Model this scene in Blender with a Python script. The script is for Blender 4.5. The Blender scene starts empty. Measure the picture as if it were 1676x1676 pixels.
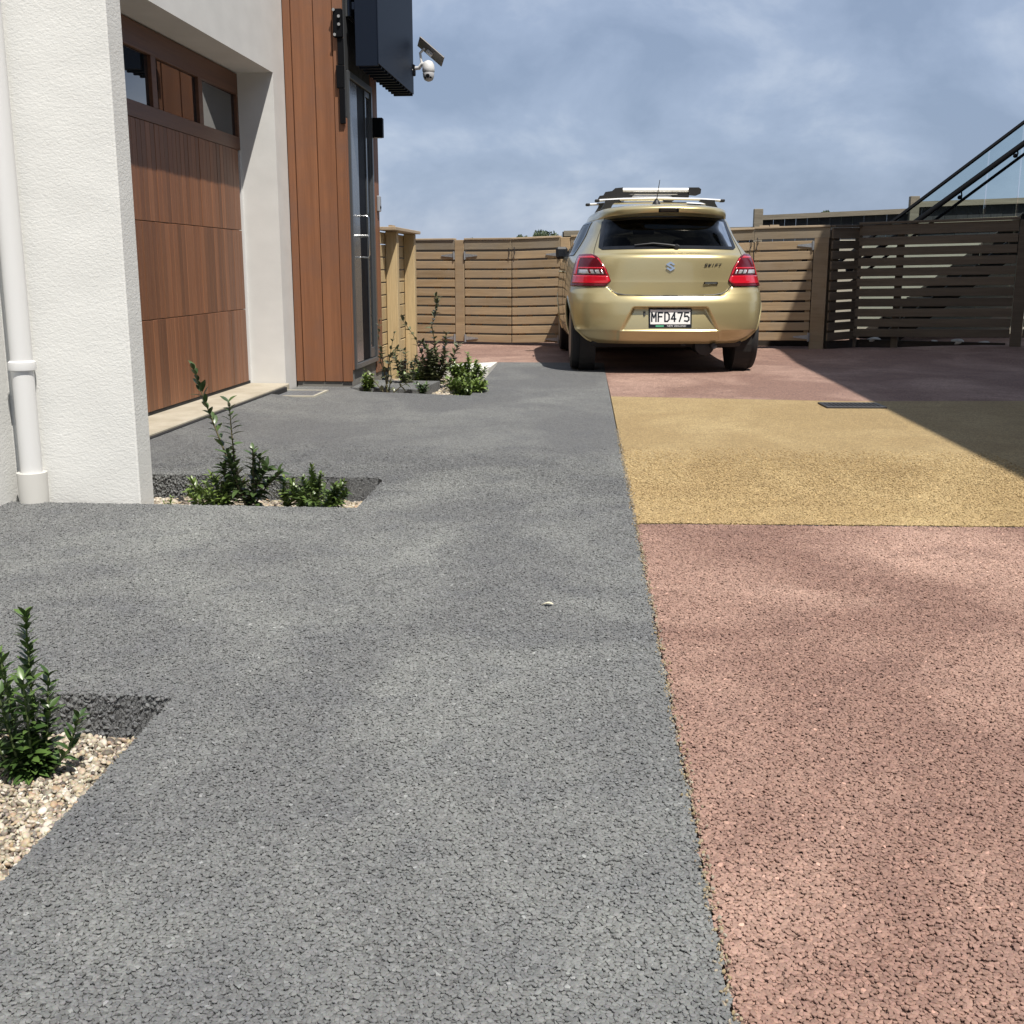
import bpy, bmesh, math, random
import numpy as np
from mathutils import Vector, Matrix, Euler
from mathutils.geometry import tessellate_polygon
random.seed(7); RNG = np.random.default_rng(11)
R = math.radians
S = bpy.context.scene
COL = S.collection

# ------------------------------------------------------------------ camera
cam_d = bpy.data.cameras.new("camera"); cam = bpy.data.objects.new("camera", cam_d); COL.objects.link(cam)
cam.location = (0, 0, 0.91)
cam.rotation_euler = (R(90 - 12.23), 0, R(4.771))
cam_d.sensor_fit = 'HORIZONTAL'; cam_d.sensor_width = 36; cam_d.lens = 36 * 1850 / 1676
cam_d.clip_start = 0.05; cam_d.clip_end = 6000
S.camera = cam

# ------------------------------------------------------------------ light
SUN = Vector((0.33, -0.45, 1.0)).normalized()
w = bpy.data.worlds.new("World"); S.world = w; w.use_nodes = True
wn, wl = w.node_tree.nodes, w.node_tree.links
wn.clear()
wo = wn.new('ShaderNodeOutputWorld'); bg = wn.new('ShaderNodeBackground'); wl.new(bg.outputs[0], wo.inputs[0])
sky = wn.new('ShaderNodeTexSky'); sky.sky_type = 'NISHITA'; sky.sun_disc = False
sky.sun_elevation = math.asin(SUN.z); sky.sun_rotation = math.atan2(SUN.x, SUN.y)
sky.air_density = 1.0; sky.dust_density = 1.5
bg.inputs['Strength'].default_value = 0.1
tc = wn.new('ShaderNodeTexCoord')
mp = wn.new('ShaderNodeMapping'); mp.inputs['Scale'].default_value = (1, 1, 1.7); wl.new(tc.outputs['Generated'], mp.inputs[0])
cn = wn.new('ShaderNodeTexNoise'); cn.inputs['Scale'].default_value = 6.2; cn.inputs['Detail'].default_value = 9; cn.inputs['Roughness'].default_value = .56; cn.inputs['Distortion'].default_value = .25
wl.new(mp.outputs[0], cn.inputs['Vector'])
cr = wn.new('ShaderNodeValToRGB'); cr.color_ramp.elements[0].position = .38; cr.color_ramp.elements[1].position = .72
cr.color_ramp.elements[0].color = (2.35, 3.0, 4.25, 1); cr.color_ramp.elements[1].color = (5.1, 5.7, 6.75, 1)
e = cr.color_ramp.elements.new(.52); e.color = (3.05, 3.75, 5.1, 1)
wl.new(cn.outputs['Fac'], cr.inputs[0])
sm = wn.new('ShaderNodeMix'); sm.data_type = 'RGBA'; sm.inputs[0].default_value = .86
wl.new(sky.outputs[0], sm.inputs[6]); wl.new(cr.outputs[0], sm.inputs[7]); wl.new(sm.outputs[2], bg.inputs['Color'])
sun_d = bpy.data.lights.new("sun", 'SUN'); sun_d.energy = 5.0; sun_d.angle = R(.53); sun_d.color = (1, .95, .87)
sun = bpy.data.objects.new("sun", sun_d); COL.objects.link(sun)
sun.rotation_euler = (-SUN).to_track_quat('-Z', 'Y').to_euler(); sun.location = (5, -8, 20)
vs = S.view_settings; vs.view_transform = 'Standard'; vs.look = 'None'; vs.exposure = 0.3; vs.gamma = 1; vs.use_curve_mapping = False
S.cycles.use_denoising = True

# ------------------------------------------------------------------ materials
def mat(name, col, rough=.6, metal=0, **k):
    m = bpy.data.materials.new(name); m.use_nodes = True
    b = m.node_tree.nodes['Principled BSDF']
    b.inputs['Base Color'].default_value = (*col, 1); b.inputs['Roughness'].default_value = rough; b.inputs['Metallic'].default_value = metal
    for a, v in k.items(): b.inputs[a.replace('_', ' ')].default_value = v
    return m
def N(m, t, **k):
    n = m.node_tree.nodes.new('ShaderNode' + t)
    for a, v in k.items():
        if a in n.inputs: n.inputs[a].default_value = v
        else: setattr(n, a, v)
    return n
def L(m, a, b): m.node_tree.links.new(a, b)
def bsdf(m): return m.node_tree.nodes['Principled BSDF']
def mixc(m, fac, a, b, blend='MIX'):
    n = N(m, 'Mix'); n.data_type = 'RGBA'; n.blend_type = blend
    for i, v in ((0, fac), (6, a), (7, b)):
        if hasattr(v, 'is_linked'): L(m, v, n.inputs[i])
        elif isinstance(v, (int, float)): n.inputs[i].default_value = v
        else: n.inputs[i].default_value = (*v, 1)
    return n.outputs[2]
def ramp(m, fac, stops):
    n = N(m, 'ValToRGB'); els = n.color_ramp.elements
    while len(els) < len(stops): els.new(.5)
    for e_, (p, c) in zip(els, stops):
        e_.position = p; e_.color = (*c, 1) if not isinstance(c, (int, float)) else (c, c, c, 1)
    L(m, fac, n.inputs[0]); return n.outputs[0]
def bump(m, h, strength=.5, dist=.01):
    n = N(m, 'Bump'); n.inputs['Strength'].default_value = strength; n.inputs['Distance'].default_value = dist
    L(m, h, n.inputs['Height']); L(m, n.outputs[0], bsdf(m).inputs['Normal']); return n

def wood(name, ca, cb, grain_axis=2, rough=.6, tone=.35, gs=30, stretch=.05, weather=None, bumpd=.002):
    """timber: grain stretched along one object axis, every board its own tone"""
    m = mat(name, ca, rough)
    t = N(m, 'TexCoord'); oi = N(m, 'ObjectInfo')
    ad = N(m, 'VectorMath', operation='MULTIPLY_ADD')
    cmb = N(m, 'CombineXYZ')
    for i in range(3): L(m, oi.outputs['Random'], cmb.inputs[i])
    L(m, cmb.outputs[0], ad.inputs[0]); ad.inputs[1].default_value = (37, 53, 71); L(m, t.outputs['Object'], ad.inputs[2])
    mp_ = N(m, 'Mapping'); sc = [1, 1, 1]; sc[grain_axis] = stretch; mp_.inputs['Scale'].default_value = sc; L(m, ad.outputs[0], mp_.inputs[0])
    n1 = N(m, 'TexNoise', Scale=gs, Detail=6, Roughness=.6, Distortion=.6); L(m, mp_.outputs[0], n1.inputs['Vector'])
    n2 = N(m, 'TexNoise', Scale=gs * 5, Detail=3, Roughness=.7); L(m, mp_.outputs[0], n2.inputs['Vector'])
    c = mixc(m, ramp(m, n1.outputs['Fac'], [(.3, 0.), (.7, 1.)]), ca, cb)
    c = mixc(m, .35, c, ramp(m, n2.outputs['Fac'], [(.3, .35), (.7, 1.)]), 'MULTIPLY')
    tn = ramp(m, oi.outputs['Random'], [(0, 1 - tone), (.5, 1.), (1, 1 + tone * .6)])
    c = mixc(m, 1., c, tn, 'MULTIPLY')
    if weather:
        n3 = N(m, 'TexNoise', Scale=3.5, Detail=5, Roughness=.6); L(m, ad.outputs[0], n3.inputs['Vector'])
        c = mixc(m, ramp(m, n3.outputs['Fac'], [(.42, 0.), (.68, .75)]), c, weather)
    L(m, c, bsdf(m).inputs['Base Color']); bump(m, n2.outputs['Fac'], .35, bumpd)
    return m

def stucco(name, col, s=1.0):
    m = mat(name, col, .85)
    g = N(m, 'NewGeometry'); mp_ = N(m, 'Mapping'); mp_.inputs['Scale'].default_value = (1, 1, 1.6); L(m, g.outputs['Position'], mp_.inputs[0])
    n1 = N(m, 'TexNoise', Scale=70, Detail=4, Roughness=.55, Distortion=.6); L(m, mp_.outputs[0], n1.inputs['Vector'])
    n2 = N(m, 'TexNoise', Scale=4, Detail=4); L(m, mp_.outputs[0], n2.inputs['Vector'])
    ad = N(m, 'Math', operation='MULTIPLY_ADD'); L(m, n2.outputs['Fac'], ad.inputs[0]); ad.inputs[1].default_value = .8; L(m, n1.outputs['Fac'], ad.inputs[2])
    bump(m, ad.outputs[0], .45 * s, .0045)
    L(m, mixc(m, ramp(m, n2.outputs['Fac'], [(.3, 0.), (.75, 1.)]), col, tuple(c * .9 for c in col)), bsdf(m).inputs['Base Color'])
    return m

def concrete(name, ca, cb, s=6, rough=.85):
    m = mat(name, ca, rough); g = N(m, 'NewGeometry')
    n1 = N(m, 'TexNoise', Scale=s, Detail=8, Roughness=.65); L(m, g.outputs['Position'], n1.inputs['Vector'])
    n2 = N(m, 'TexNoise', Scale=s * 40, Detail=2); L(m, g.outputs['Position'], n2.inputs['Vector'])
    c = mixc(m, ramp(m, n1.outputs['Fac'], [(.35, 0.), (.7, 1.)]), ca, cb)
    c = mixc(m, .25, c, n2.outputs['Color'], 'SOFT_LIGHT')
    L(m, c, bsdf(m).inputs['Base Color']); bump(m, n2.outputs['Fac'], .3, .002)
    return m

def mottle(m, pos, c, light, dark):
    """dust and wear, with reflected light worked into the pink: broad soft patches"""
    n1 = N(m, 'TexNoise', Scale=1.15, Detail=5, Roughness=.58, Distortion=.7)
    mp_ = N(m, 'Mapping'); mp_.inputs['Scale'].default_value = (1, .75, 1); L(m, pos, mp_.inputs[0]); L(m, mp_.outputs[0], n1.inputs['Vector'])
    n2 = N(m, 'TexNoise', Scale=5, Detail=4, Roughness=.6); L(m, pos, n2.inputs['Vector'])
    c = mixc(m, ramp(m, n1.outputs['Fac'], [(.44, 0.), (.66, .78)]), c, light)
    c = mixc(m, ramp(m, n2.outputs['Fac'], [(.5, 0.), (.75, .45)]), c, dark)
    return c
def paving(name, ca, cb, light, dark, gap):
    """open-graded bonded stone: rounded chips, dark voids between them"""
    m = mat(name, ca, .8); g = N(m, 'NewGeometry'); pos = g.outputs['Position']
    v = N(m, 'TexVoronoi', Scale=105, feature='F1'); L(m, pos, v.inputs['Vector'])
    v2 = N(m, 'TexVoronoi', Scale=105, feature='DISTANCE_TO_EDGE'); L(m, pos, v2.inputs['Vector'])
    sep = N(m, 'SeparateColor'); L(m, v.outputs['Color'], sep.inputs[0])
    c = mixc(m, sep.outputs[0], ca, cb); c = mottle(m, pos, c, light, dark)
    c = mixc(m, ramp(m, sep.outputs[1], [(.0, .78), (.9, 1.08), (.97, 1.5)]), (0, 0, 0), c)
    edge = ramp(m, v2.outputs['Distance'], [(.0, 0.), (.09, 1.)])
    hole = ramp(m, sep.outputs[2], [(.06, 0.), (.16, 1.)])
    mn = N(m, 'Math', operation='MULTIPLY'); L(m, edge, mn.inputs[0]); L(m, hole, mn.inputs[1])
    fac = ramp(m, mn.outputs[0], [(.0, .35), (1., 1.)])
    c = mixc(m, fac, gap, c)
    L(m, c, bsdf(m).inputs['Base Color'])
    ht = N(m, 'Math', operation='MULTIPLY_ADD'); L(m, sep.outputs[1], ht.inputs[0]); ht.inputs[1].default_value = .8; L(m, mn.outputs[0], ht.inputs[2])
    bump(m, ht.outputs[0], .8, .006)
    return m
def chips(name, ca, cb, light, dark, var=.24):
    """single stones: the same colours, one tone per stone (object random) """
    m = mat(name, ca, .75); g = N(m, 'NewGeometry'); pos = g.outputs['Position']; oi = N(m, 'ObjectInfo')
    c = mixc(m, oi.outputs['Random'], ca, cb); c = mottle(m, pos, c, light, dark)
    wn_ = N(m, 'TexWhiteNoise'); wn_.noise_dimensions = '1D'; L(m, oi.outputs['Random'], wn_.inputs['W'])
    c = mixc(m, 1., c, ramp(m, wn_.outputs['Value'], [(0, 1 - var), (.9, 1 + var * .4), (.99, 1 + var * .6), (1., 1.75)]), 'MULTIPLY')
    n = N(m, 'TexNoise', Scale=700, Detail=2); L(m, pos, n.inputs['Vector'])
    c = mixc(m, .3, c, n.outputs['Color'], 'SOFT_LIGHT')
    L(m, c, bsdf(m).inputs['Base Color']); return m

GREY = ((.124, .127, .129), (.152, .155, .155), (.220, .226, .216), (.092, .096, .108))
PINK = ((.222, .130, .102), (.278, .168, .130), (.46, .305, .24), (.160, .092, .076))  # palest tone carries window-reflected sunlight as well as dust
YELL = ((.335, .236, .108), (.39, .280, .135), (.48, .362, .185), (.275, .188, .088))
M = {}
up = lambda P_, k: tuple(tuple(min(.8, c * k) for c in q) for q in P_)
M['grey'] = paving('grey_paving', *up(GREY, 1.2), (.05, .051, .053))
M['pink'] = paving('pink_paving', *up(PINK, 1.28), (.09, .054, .045))
M['yellow'] = paving('yellow_paving', *up(YELL, 1.2), (.19, .14, .065))
M['grey_chip'] = chips('grey_chips', *GREY); M['pink_chip'] = chips('pink_chips', *PINK); M['yellow_chip'] = chips('yellow_chips', *YELL, var=.2)
M['void'] = mat('paving_void', (.022, .021, .02), .95)
M['white'] = stucco('white_render', (.70, .70, .678)); M['white_smooth'] = stucco('white_render_smooth', (.64, .637, .62), .25)
M['pvc'] = mat('white_pvc', (.64, .64, .635), .4); M['pvc_grey'] = mat('pale_socket', (.56, .55, .52), .5)
M['cedar'] = wood('garage_cedar', (.185, .074, .034), (.265, .115, .054), 2, .5, .30, 26, .03)
M['cedar_frame'] = wood('garage_cedar_frame', (.12, .050, .026), (.17, .075, .038), 1, .45, .1, 26, .03)
M['clad'] = wood('cedar_cladding', (.195, .078, .034), (.26, .110, .050), 2, .6, .16, 14, .03, weather=(.165, .080, .050))
M['pine'] = wood('fence_pine', (.31, .215, .120), (.43, .315, .19), 0, .75, .24, 22, .05, weather=(.29, .225, .155))
M['pine_grey'] = wood('fence_pine_grey', (.225, .175, .115), (.31, .25, .17), 0, .8, .2, 22, .05, weather=(.22, .19, .15))
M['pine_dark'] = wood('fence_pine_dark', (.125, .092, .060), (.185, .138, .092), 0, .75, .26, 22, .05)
M['pine_post'] = wood('fence_pine_post', (.45, .325, .165), (.56, .43, .24), 2, .75, .12, 22, .05)
M['pine_cap'] = wood('fence_pine_cap', (.36, .27, .175), (.48, .38, .265), 0, .75, .15, 22, .05)
M['old_timber'] = wood('weathered_timber', (.20, .17, .125), (.30, .265, .205), 0, .8, .12, 22, .06)
M['dark_board'] = wood('stain_and_shade_board', (.022, .024, .028), (.035, .038, .042), 2, .7, .3, 22, .05)
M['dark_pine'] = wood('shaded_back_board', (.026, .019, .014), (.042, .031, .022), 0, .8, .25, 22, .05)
M['concrete'] = concrete('slab_concrete', (.44, .40, .32), (.33, .29, .22)); M['pale'] = concrete('pale_blockwork', (.46, .43, .35), (.37, .35, .29), 3)
M['step'] = concrete('white_step', (.70, .69, .65), (.6, .59, .55)); M['plinth'] = concrete('plinth_concrete', (.20, .19, .17), (.15, .14, .13))
M['alu'] = mat('dark_aluminium', (.009, .014, .026), .5, 0, IOR=1.2); M['alu_g'] = mat('grey_aluminium', (.085, .09, .095), .35, .3)
M['black'] = mat('black_steel', (.004, .0045, .006), .6, 0, IOR=1.2); M['rubber'] = mat('rubber', (.016, .016, .017), .8)
M['steel'] = mat('stainless', (.62, .62, .62), .22, 1); M['galv'] = concrete('galvanised', (.42, .44, .46), (.28, .29, .31), 60, .45); bsdf(M['galv']).inputs['Metallic'].default_value = .6
M['doorglass'] = mat('reflective_glass', (.012, .015, .018), .012, 0, IOR=2.6)
M['leaf_grey'] = mat('door_grey_gloss', (.10, .105, .11), .22, 0, IOR=1.9); M['gloss_panel'] = mat('door_black', (.006, .007, .010), .55, 0, IOR=1.15)
M['soil'] = concrete('soil', (.055, .040, .028), (.085, .062, .045), 20)
M['iron'] = mat('cast_iron', (.045, .045, .048), .55, .5)

def glass(name, tint, refl=1.45):
    m = bpy.data.materials.new(name); m.use_nodes = True; nt = m.node_tree; nt.nodes.clear()
    o = nt.nodes.new('ShaderNodeOutputMaterial'); mx = nt.nodes.new('ShaderNodeMixShader'); tr = nt.nodes.new('ShaderNodeBsdfTransparent'); gl = nt.nodes.new('ShaderNodeBsdfGlossy')
    fr = nt.nodes.new('ShaderNodeFresnel'); fr.inputs[0].default_value = refl
    tr.inputs[0].default_value = (*tint, 1); gl.inputs['Roughness'].default_value = .01
    nt.links.new(fr.outputs[0], mx.inputs[0]); nt.links.new(tr.outputs[0], mx.inputs[1]); nt.links.new(gl.outputs[0], mx.inputs[2]); nt.links.new(mx.outputs[0], o.inputs[0])
    return m

# ------------------------------------------------------------------ helpers
def link(name, me, m=None, parent=None, loc=(0, 0, 0), rot=(0, 0, 0)):
    if m is not None and len(me.materials) == 0:
        for mm in (m if isinstance(m, (list, tuple)) else [m]): me.materials.append(mm)
    o = bpy.data.objects.new(name, me); COL.objects.link(o)
    o.location = loc; o.rotation_euler = rot
    if parent: o.parent = parent
    return o
def tag(o, label=None, cat=None, group=None, kind=None):
    for k_, v in (('label', label), ('category', cat), ('group', group), ('kind', kind)):
        if v: o[k_] = v
    return o
def empty(name, loc=(0, 0, 0), rz=0, label=None, cat=None, group=None):
    o = bpy.data.objects.new(name, None); COL.objects.link(o); o.location = loc; o.rotation_euler = (0, 0, rz); o.empty_display_size = .2
    return tag(o, label, cat, group)
def bm_mesh(bm, name, smooth=False):
    me = bpy.data.meshes.new(name); bm.normal_update(); bm.to_mesh(me); bm.free()
    if smooth: me.shade_smooth(); me.set_sharp_from_angle(angle=R(45))
    return me
def add_box(bm, x0, x1, y0, y1, z0, z1, bev=0):
    r = bmesh.ops.create_cube(bm, size=1, matrix=Matrix.Translation(((x0 + x1) / 2, (y0 + y1) / 2, (z0 + z1) / 2)) @ Matrix.Diagonal((x1 - x0, y1 - y0, z1 - z0, 1)))
    if bev:
        es = list({e_ for v in r['verts'] for e_ in v.link_edges})
        bmesh.ops.bevel(bm, geom=es, offset=bev, segments=1, affect='EDGES', profile=.5)
_cache = {}
def box_me(x0, x1, y0, y1, z0, z1, bev=0):
    bm = bmesh.new(); add_box(bm, x0, x1, y0, y1, z0, z1, bev); return bm_mesh(bm, 'box')
def box(name, x0, x1, y0, y1, z0, z1, m, parent=None, bev=0, centred=True):
    """box object whose origin is its own centre, so grain differs with its size"""
    sx, sy, sz = x1 - x0, y1 - y0, z1 - z0
    k = (round(sx, 4), round(sy, 4), round(sz, 4), bev, m.name)
    if k not in _cache: _cache[k] = box_me(-sx / 2, sx / 2, -sy / 2, sy / 2, -sz / 2, sz / 2, bev)
    return link(name, _cache[k], m, parent, ((x0 + x1) / 2, (y0 + y1) / 2, (z0 + z1) / 2))
def add_tube(bm, pts, r, n=8, caps=True):
    pts = [Vector(p) for p in pts]; rs = r if isinstance(r, (list, tuple)) else [r] * len(pts)
    rings = []; prev = None
    for i, p in enumerate(pts):
        t = (pts[min(i + 1, len(pts) - 1)] - pts[max(i - 1, 0)]).normalized()
        a = prev - t * prev.dot(t) if prev is not None else (Vector((0, 0, 1)) if abs(t.z) < .9 else Vector((1, 0, 0))).cross(t)
        a.normalize(); prev = a; b = t.cross(a)
        rings.append([bm.verts.new(p + (a * math.cos(2 * math.pi * k / n) + b * math.sin(2 * math.pi * k / n)) * rs[i]) for k in range(n)])
    for q, s in zip(rings, rings[1:]):
        for k in range(n): bm.faces.new((q[k], q[(k + 1) % n], s[(k + 1) % n], s[k]))
    if caps: bm.faces.new(rings[0][::-1]); bm.faces.new(rings[-1])
def tube(name, pts, r, m, parent=None, n=8, smooth=True):
    bm = bmesh.new(); add_tube(bm, pts, r, n); me = bm_mesh(bm, name, smooth)
    return link(name, me, m, parent)
def add_lathe(bm, prof, n=24, axis='z', loc=(0, 0, 0)):
    """prof: (radius, along)"""
    f = {'z': lambda r, a, t: (r * math.cos(t), r * math.sin(t), a), 'x': lambda r, a, t: (a, r * math.cos(t), r * math.sin(t)), 'y': lambda r, a, t: (r * math.sin(t), a, r * math.cos(t))}[axis]
    rings = [[bm.verts.new(Vector(f(r, a, 2 * math.pi * k / n)) + Vector(loc)) for k in range(n)] for r, a in prof]
    for q, s in zip(rings, rings[1:]):
        for k in range(n): bm.faces.new((q[k], q[(k + 1) % n], s[(k + 1) % n], s[k]))
    for ring in (rings[0][::-1], rings[-1]):
        if (ring[0].co - ring[1].co).length > 1e-5: bm.faces.new(ring)
def grid_me(P, name, smooth=True, mats=None, mi=None, skip=None):
    nr, nc = P.shape[:2]; V = P.reshape(-1, 3).tolist(); F = []; MI = []
    for i in range(nr - 1):
        for j in range(nc - 1):
            if skip is not None and skip[i, j]: continue
            F.append((i * nc + j, i * nc + j + 1, (i + 1) * nc + j + 1, (i + 1) * nc + j)); MI.append(0 if mi is None else int(mi[i, j]))
    me = bpy.data.meshes.new(name); me.from_pydata(V, [], F)
    if mats:
        for m in mats: me.materials.append(m)
        me.polygons.foreach_set('material_index', MI)
    if smooth: me.shade_smooth()
    me.update(); return me
def poly_prism(name, pts, y0, y1, m, parent=None):
    """outline in x,z extruded in y"""
    bm = bmesh.new(); a = [bm.verts.new((x, y0, z)) for x, z in pts]; b = [bm.verts.new((x, y1, z)) for x, z in pts]; n = len(pts)
    bm.faces.new(a); bm.faces.new(b[::-1])
    for i in range(n): bm.faces.new((a[i], b[i], b[(i + 1) % n], a[(i + 1) % n]))
    bmesh.ops.recalc_face_normals(bm, faces=bm.faces[:])
    return link(name, bm_mesh(bm, name), m, parent)
def text_obj(name, body, size, m, parent, loc, rot, depth=.0015, sx=1, bold=0):
    cu = bpy.data.curves.new(name, 'FONT'); cu.body = body; cu.size = size; cu.extrude = depth; cu.align_x = 'CENTER'; cu.align_y = 'CENTER'; cu.offset = bold
    t = bpy.data.objects.new(name + '_src', cu); COL.objects.link(t)
    bpy.context.view_layer.update(); dg = bpy.context.evaluated_depsgraph_get()
    me = bpy.data.meshes.new_from_object(t.evaluated_get(dg)); me.materials.clear()
    bpy.data.objects.remove(t); bpy.data.curves.remove(cu)
    o = link(name, me, m, parent, loc, rot); o.scale = (sx, 1, 1); return o

# ------------------------------------------------------------------ ground
LX = lambda y: .195 - .0205 * y          # joint between the grey path and the coloured drive
def sstep(v, a, b):
    t = min(1, max(0, (v - a) / (b - a))); return t * t * (3 - 2 * t)
def drop(y): return -.0046 + .0018 * sstep(y, 4.2, 6.2)        # binder sheet lies under the loose top stones
def rise(x, y): return .11 * sstep(x, 2.2, 4.3) * sstep(y, 10.5, 12.6)
def sheet(name, outer, holes, m, depth=.12, dz=0., cuts=None, zf=None):
    loops = [outer] + holes; bm = bmesh.new(); allp = [p for l_ in loops for p in l_]
    vs_ = [bm.verts.new((x, y, 0)) for x, y in allp]
    for tri in tessellate_polygon([[Vector((x, y, 0)) for x, y in l_] for l_ in loops]):
        try: bm.faces.new([vs_[i] for i in tri])
        except ValueError: pass
    for c in (cuts or [4.6, 5.1, 5.6, 6.1, 6.6]):
        bmesh.ops.bisect_plane(bm, geom=bm.verts[:] + bm.edges[:] + bm.faces[:], plane_co=(0, c, 0), plane_no=(0, 1, 0))
    bmesh.ops.recalc_face_normals(bm, faces=bm.faces[:])
    for f in bm.faces:
        if f.normal.z < 0: f.normal_flip()
    be = [e_ for e_ in bm.edges if len(e_.link_faces) == 1]
    ex = bmesh.ops.extrude_edge_only(bm, edges=be)['geom']
    low = {v for v in ex if isinstance(v, bmesh.types.BMVert)}
    for v in bm.verts:
        x, y = v.co.x, v.co.y
        v.co.z = -depth if v in low else (zf(x, y) if zf else drop(y)) + dz
    bmesh.ops.recalc_face_normals(bm, faces=bm.faces[:])
    return tag(link(name, bm_mesh(bm, name), m), kind='structure')
H0 = [(-2.3, .7), (-.885, .7), (-.915, 2.0), (-.925, 2.245), (-2.3, 2.25)]
H1 = [(-2.40, 4.225), (-.955, 4.22), (-.967, 4.80), (-1.0, 4.86), (-2.40, 4.87)]
H3 = [(-1.975, 8.60), (-1.83, 8.36), (-.985, 8.145), (-1.04, 10.55), (-1.07, 11.06), (-1.96, 11.06)]
outer = [(-2.405, -3.), (LX(-3), -3.), (LX(11.12), 11.12), (-1.05, 11.12), (-1.05, 11.10), (-1.07, 11.06), (-1.96, 11.06), (-1.975, 8.60), (-1.98, 8.69), (-2.405, 8.69)]
outer = [(-2.405, -3.), (LX(-3), -3.), (LX(11.12), 11.12), (-1.06, 11.10), (-1.04, 10.55), (-.985, 8.145), (-1.83, 8.36), (-1.975, 8.60), (-1.98, 8.69), (-2.405, 8.69)]
sheet('grey_path', outer, [H0, H1], M['grey'])
sheet('entry_pad', [(-1.97, 8.63), (-1.42, 8.52), (-1.36, 9.2), (-1.97, 9.25)], [], M['grey'], zf=lambda x, y: -.003)
Y1, Y2 = 4.07, 8.18
sheet('pink_drive', [(LX(-3) + .006, -3), (4.6, -3), (4.6, 4.22), (LX(Y1) + .006, 4.035)], [], M['pink'], dz=-.004)
sheet('yellow_drive', [(LX(Y1) + .006, 4.062), (4.6, 4.25), (4.6, 8.35), (1.7, 8.05), (LX(Y2) + .006, 8.22)], [], M['yellow'], dz=-.004)
bmj = bmesh.new()
for i in range(40):
    xa, xb = LX(4.05) + .02 + i * .11, LX(4.05) + .02 + (i + 1) * .11
    ya, yb = 4.036 + (xa - .11) * .0415, 4.036 + (xb - .11) * .0415
    wa = .016 + .006 * math.sin(i * 1.7)
    bmj.faces.new([bmj.verts.new(p) for p in ((xa, ya, -.008), (xb, yb, -.008), (xb, yb + wa, -.007), (xa, ya + wa, -.007))])
tag(link('drive_joint', bm_mesh(bmj, 'drive_joint'), M['void']), kind='structure')
cutsx = [8.6 + .35 * i for i in range(16)]
def pinkfar(x, y): return -.007 + rise(x, y)
o = sheet('pink_drive', [(LX(8.2) + .006, 8.226), (1.7, 8.056), (2.2, 8.1), (2.7, 8.15), (3.2, 8.2), (3.7, 8.25), (4.2, 8.3), (4.6, 8.356), (5.6, 8.4), (5.6, 14.6), (4.2, 14.6), (3.7, 14.6), (3.2, 14.6), (2.7, 14.6), (2.2, 14.6), (-2.6, 14.6), (-2.6, 11.3), (-1.06, 11.13), (LX(11.12), 11.126)], [], M['pink'], zf=pinkfar, cuts=cutsx)
# wide land beyond, falling away from the section
bmg = bmesh.new(); NR = 24
rad = [0, 20, 45, 90, 180, 400, 900, 2500]; prev = None
for r_ in rad:
    ring = [bmg.verts.new((r_ * math.cos(2 * math.pi * k / NR), 6 + r_ * math.sin(2 * math.pi * k / NR), -.24 - .008 * min(r_, 180))) for k in range(NR)] if r_ else [bmg.verts.new((0, 6, -.24))]
    if prev:
        for k in range(NR):
            if len(prev) == 1: bmg.faces.new((prev[0], ring[k], ring[(k + 1) % NR]))
            else: bmg.faces.new((prev[k], ring[k], ring[(k + 1) % NR], prev[(k + 1) % NR]))
    prev = ring
M['land'] = concrete('land', (.075, .085, .035), (.11, .10, .06), .4)
tag(link('ground', bm_mesh(bmg, 'ground'), M['land']), kind='structure')

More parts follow.
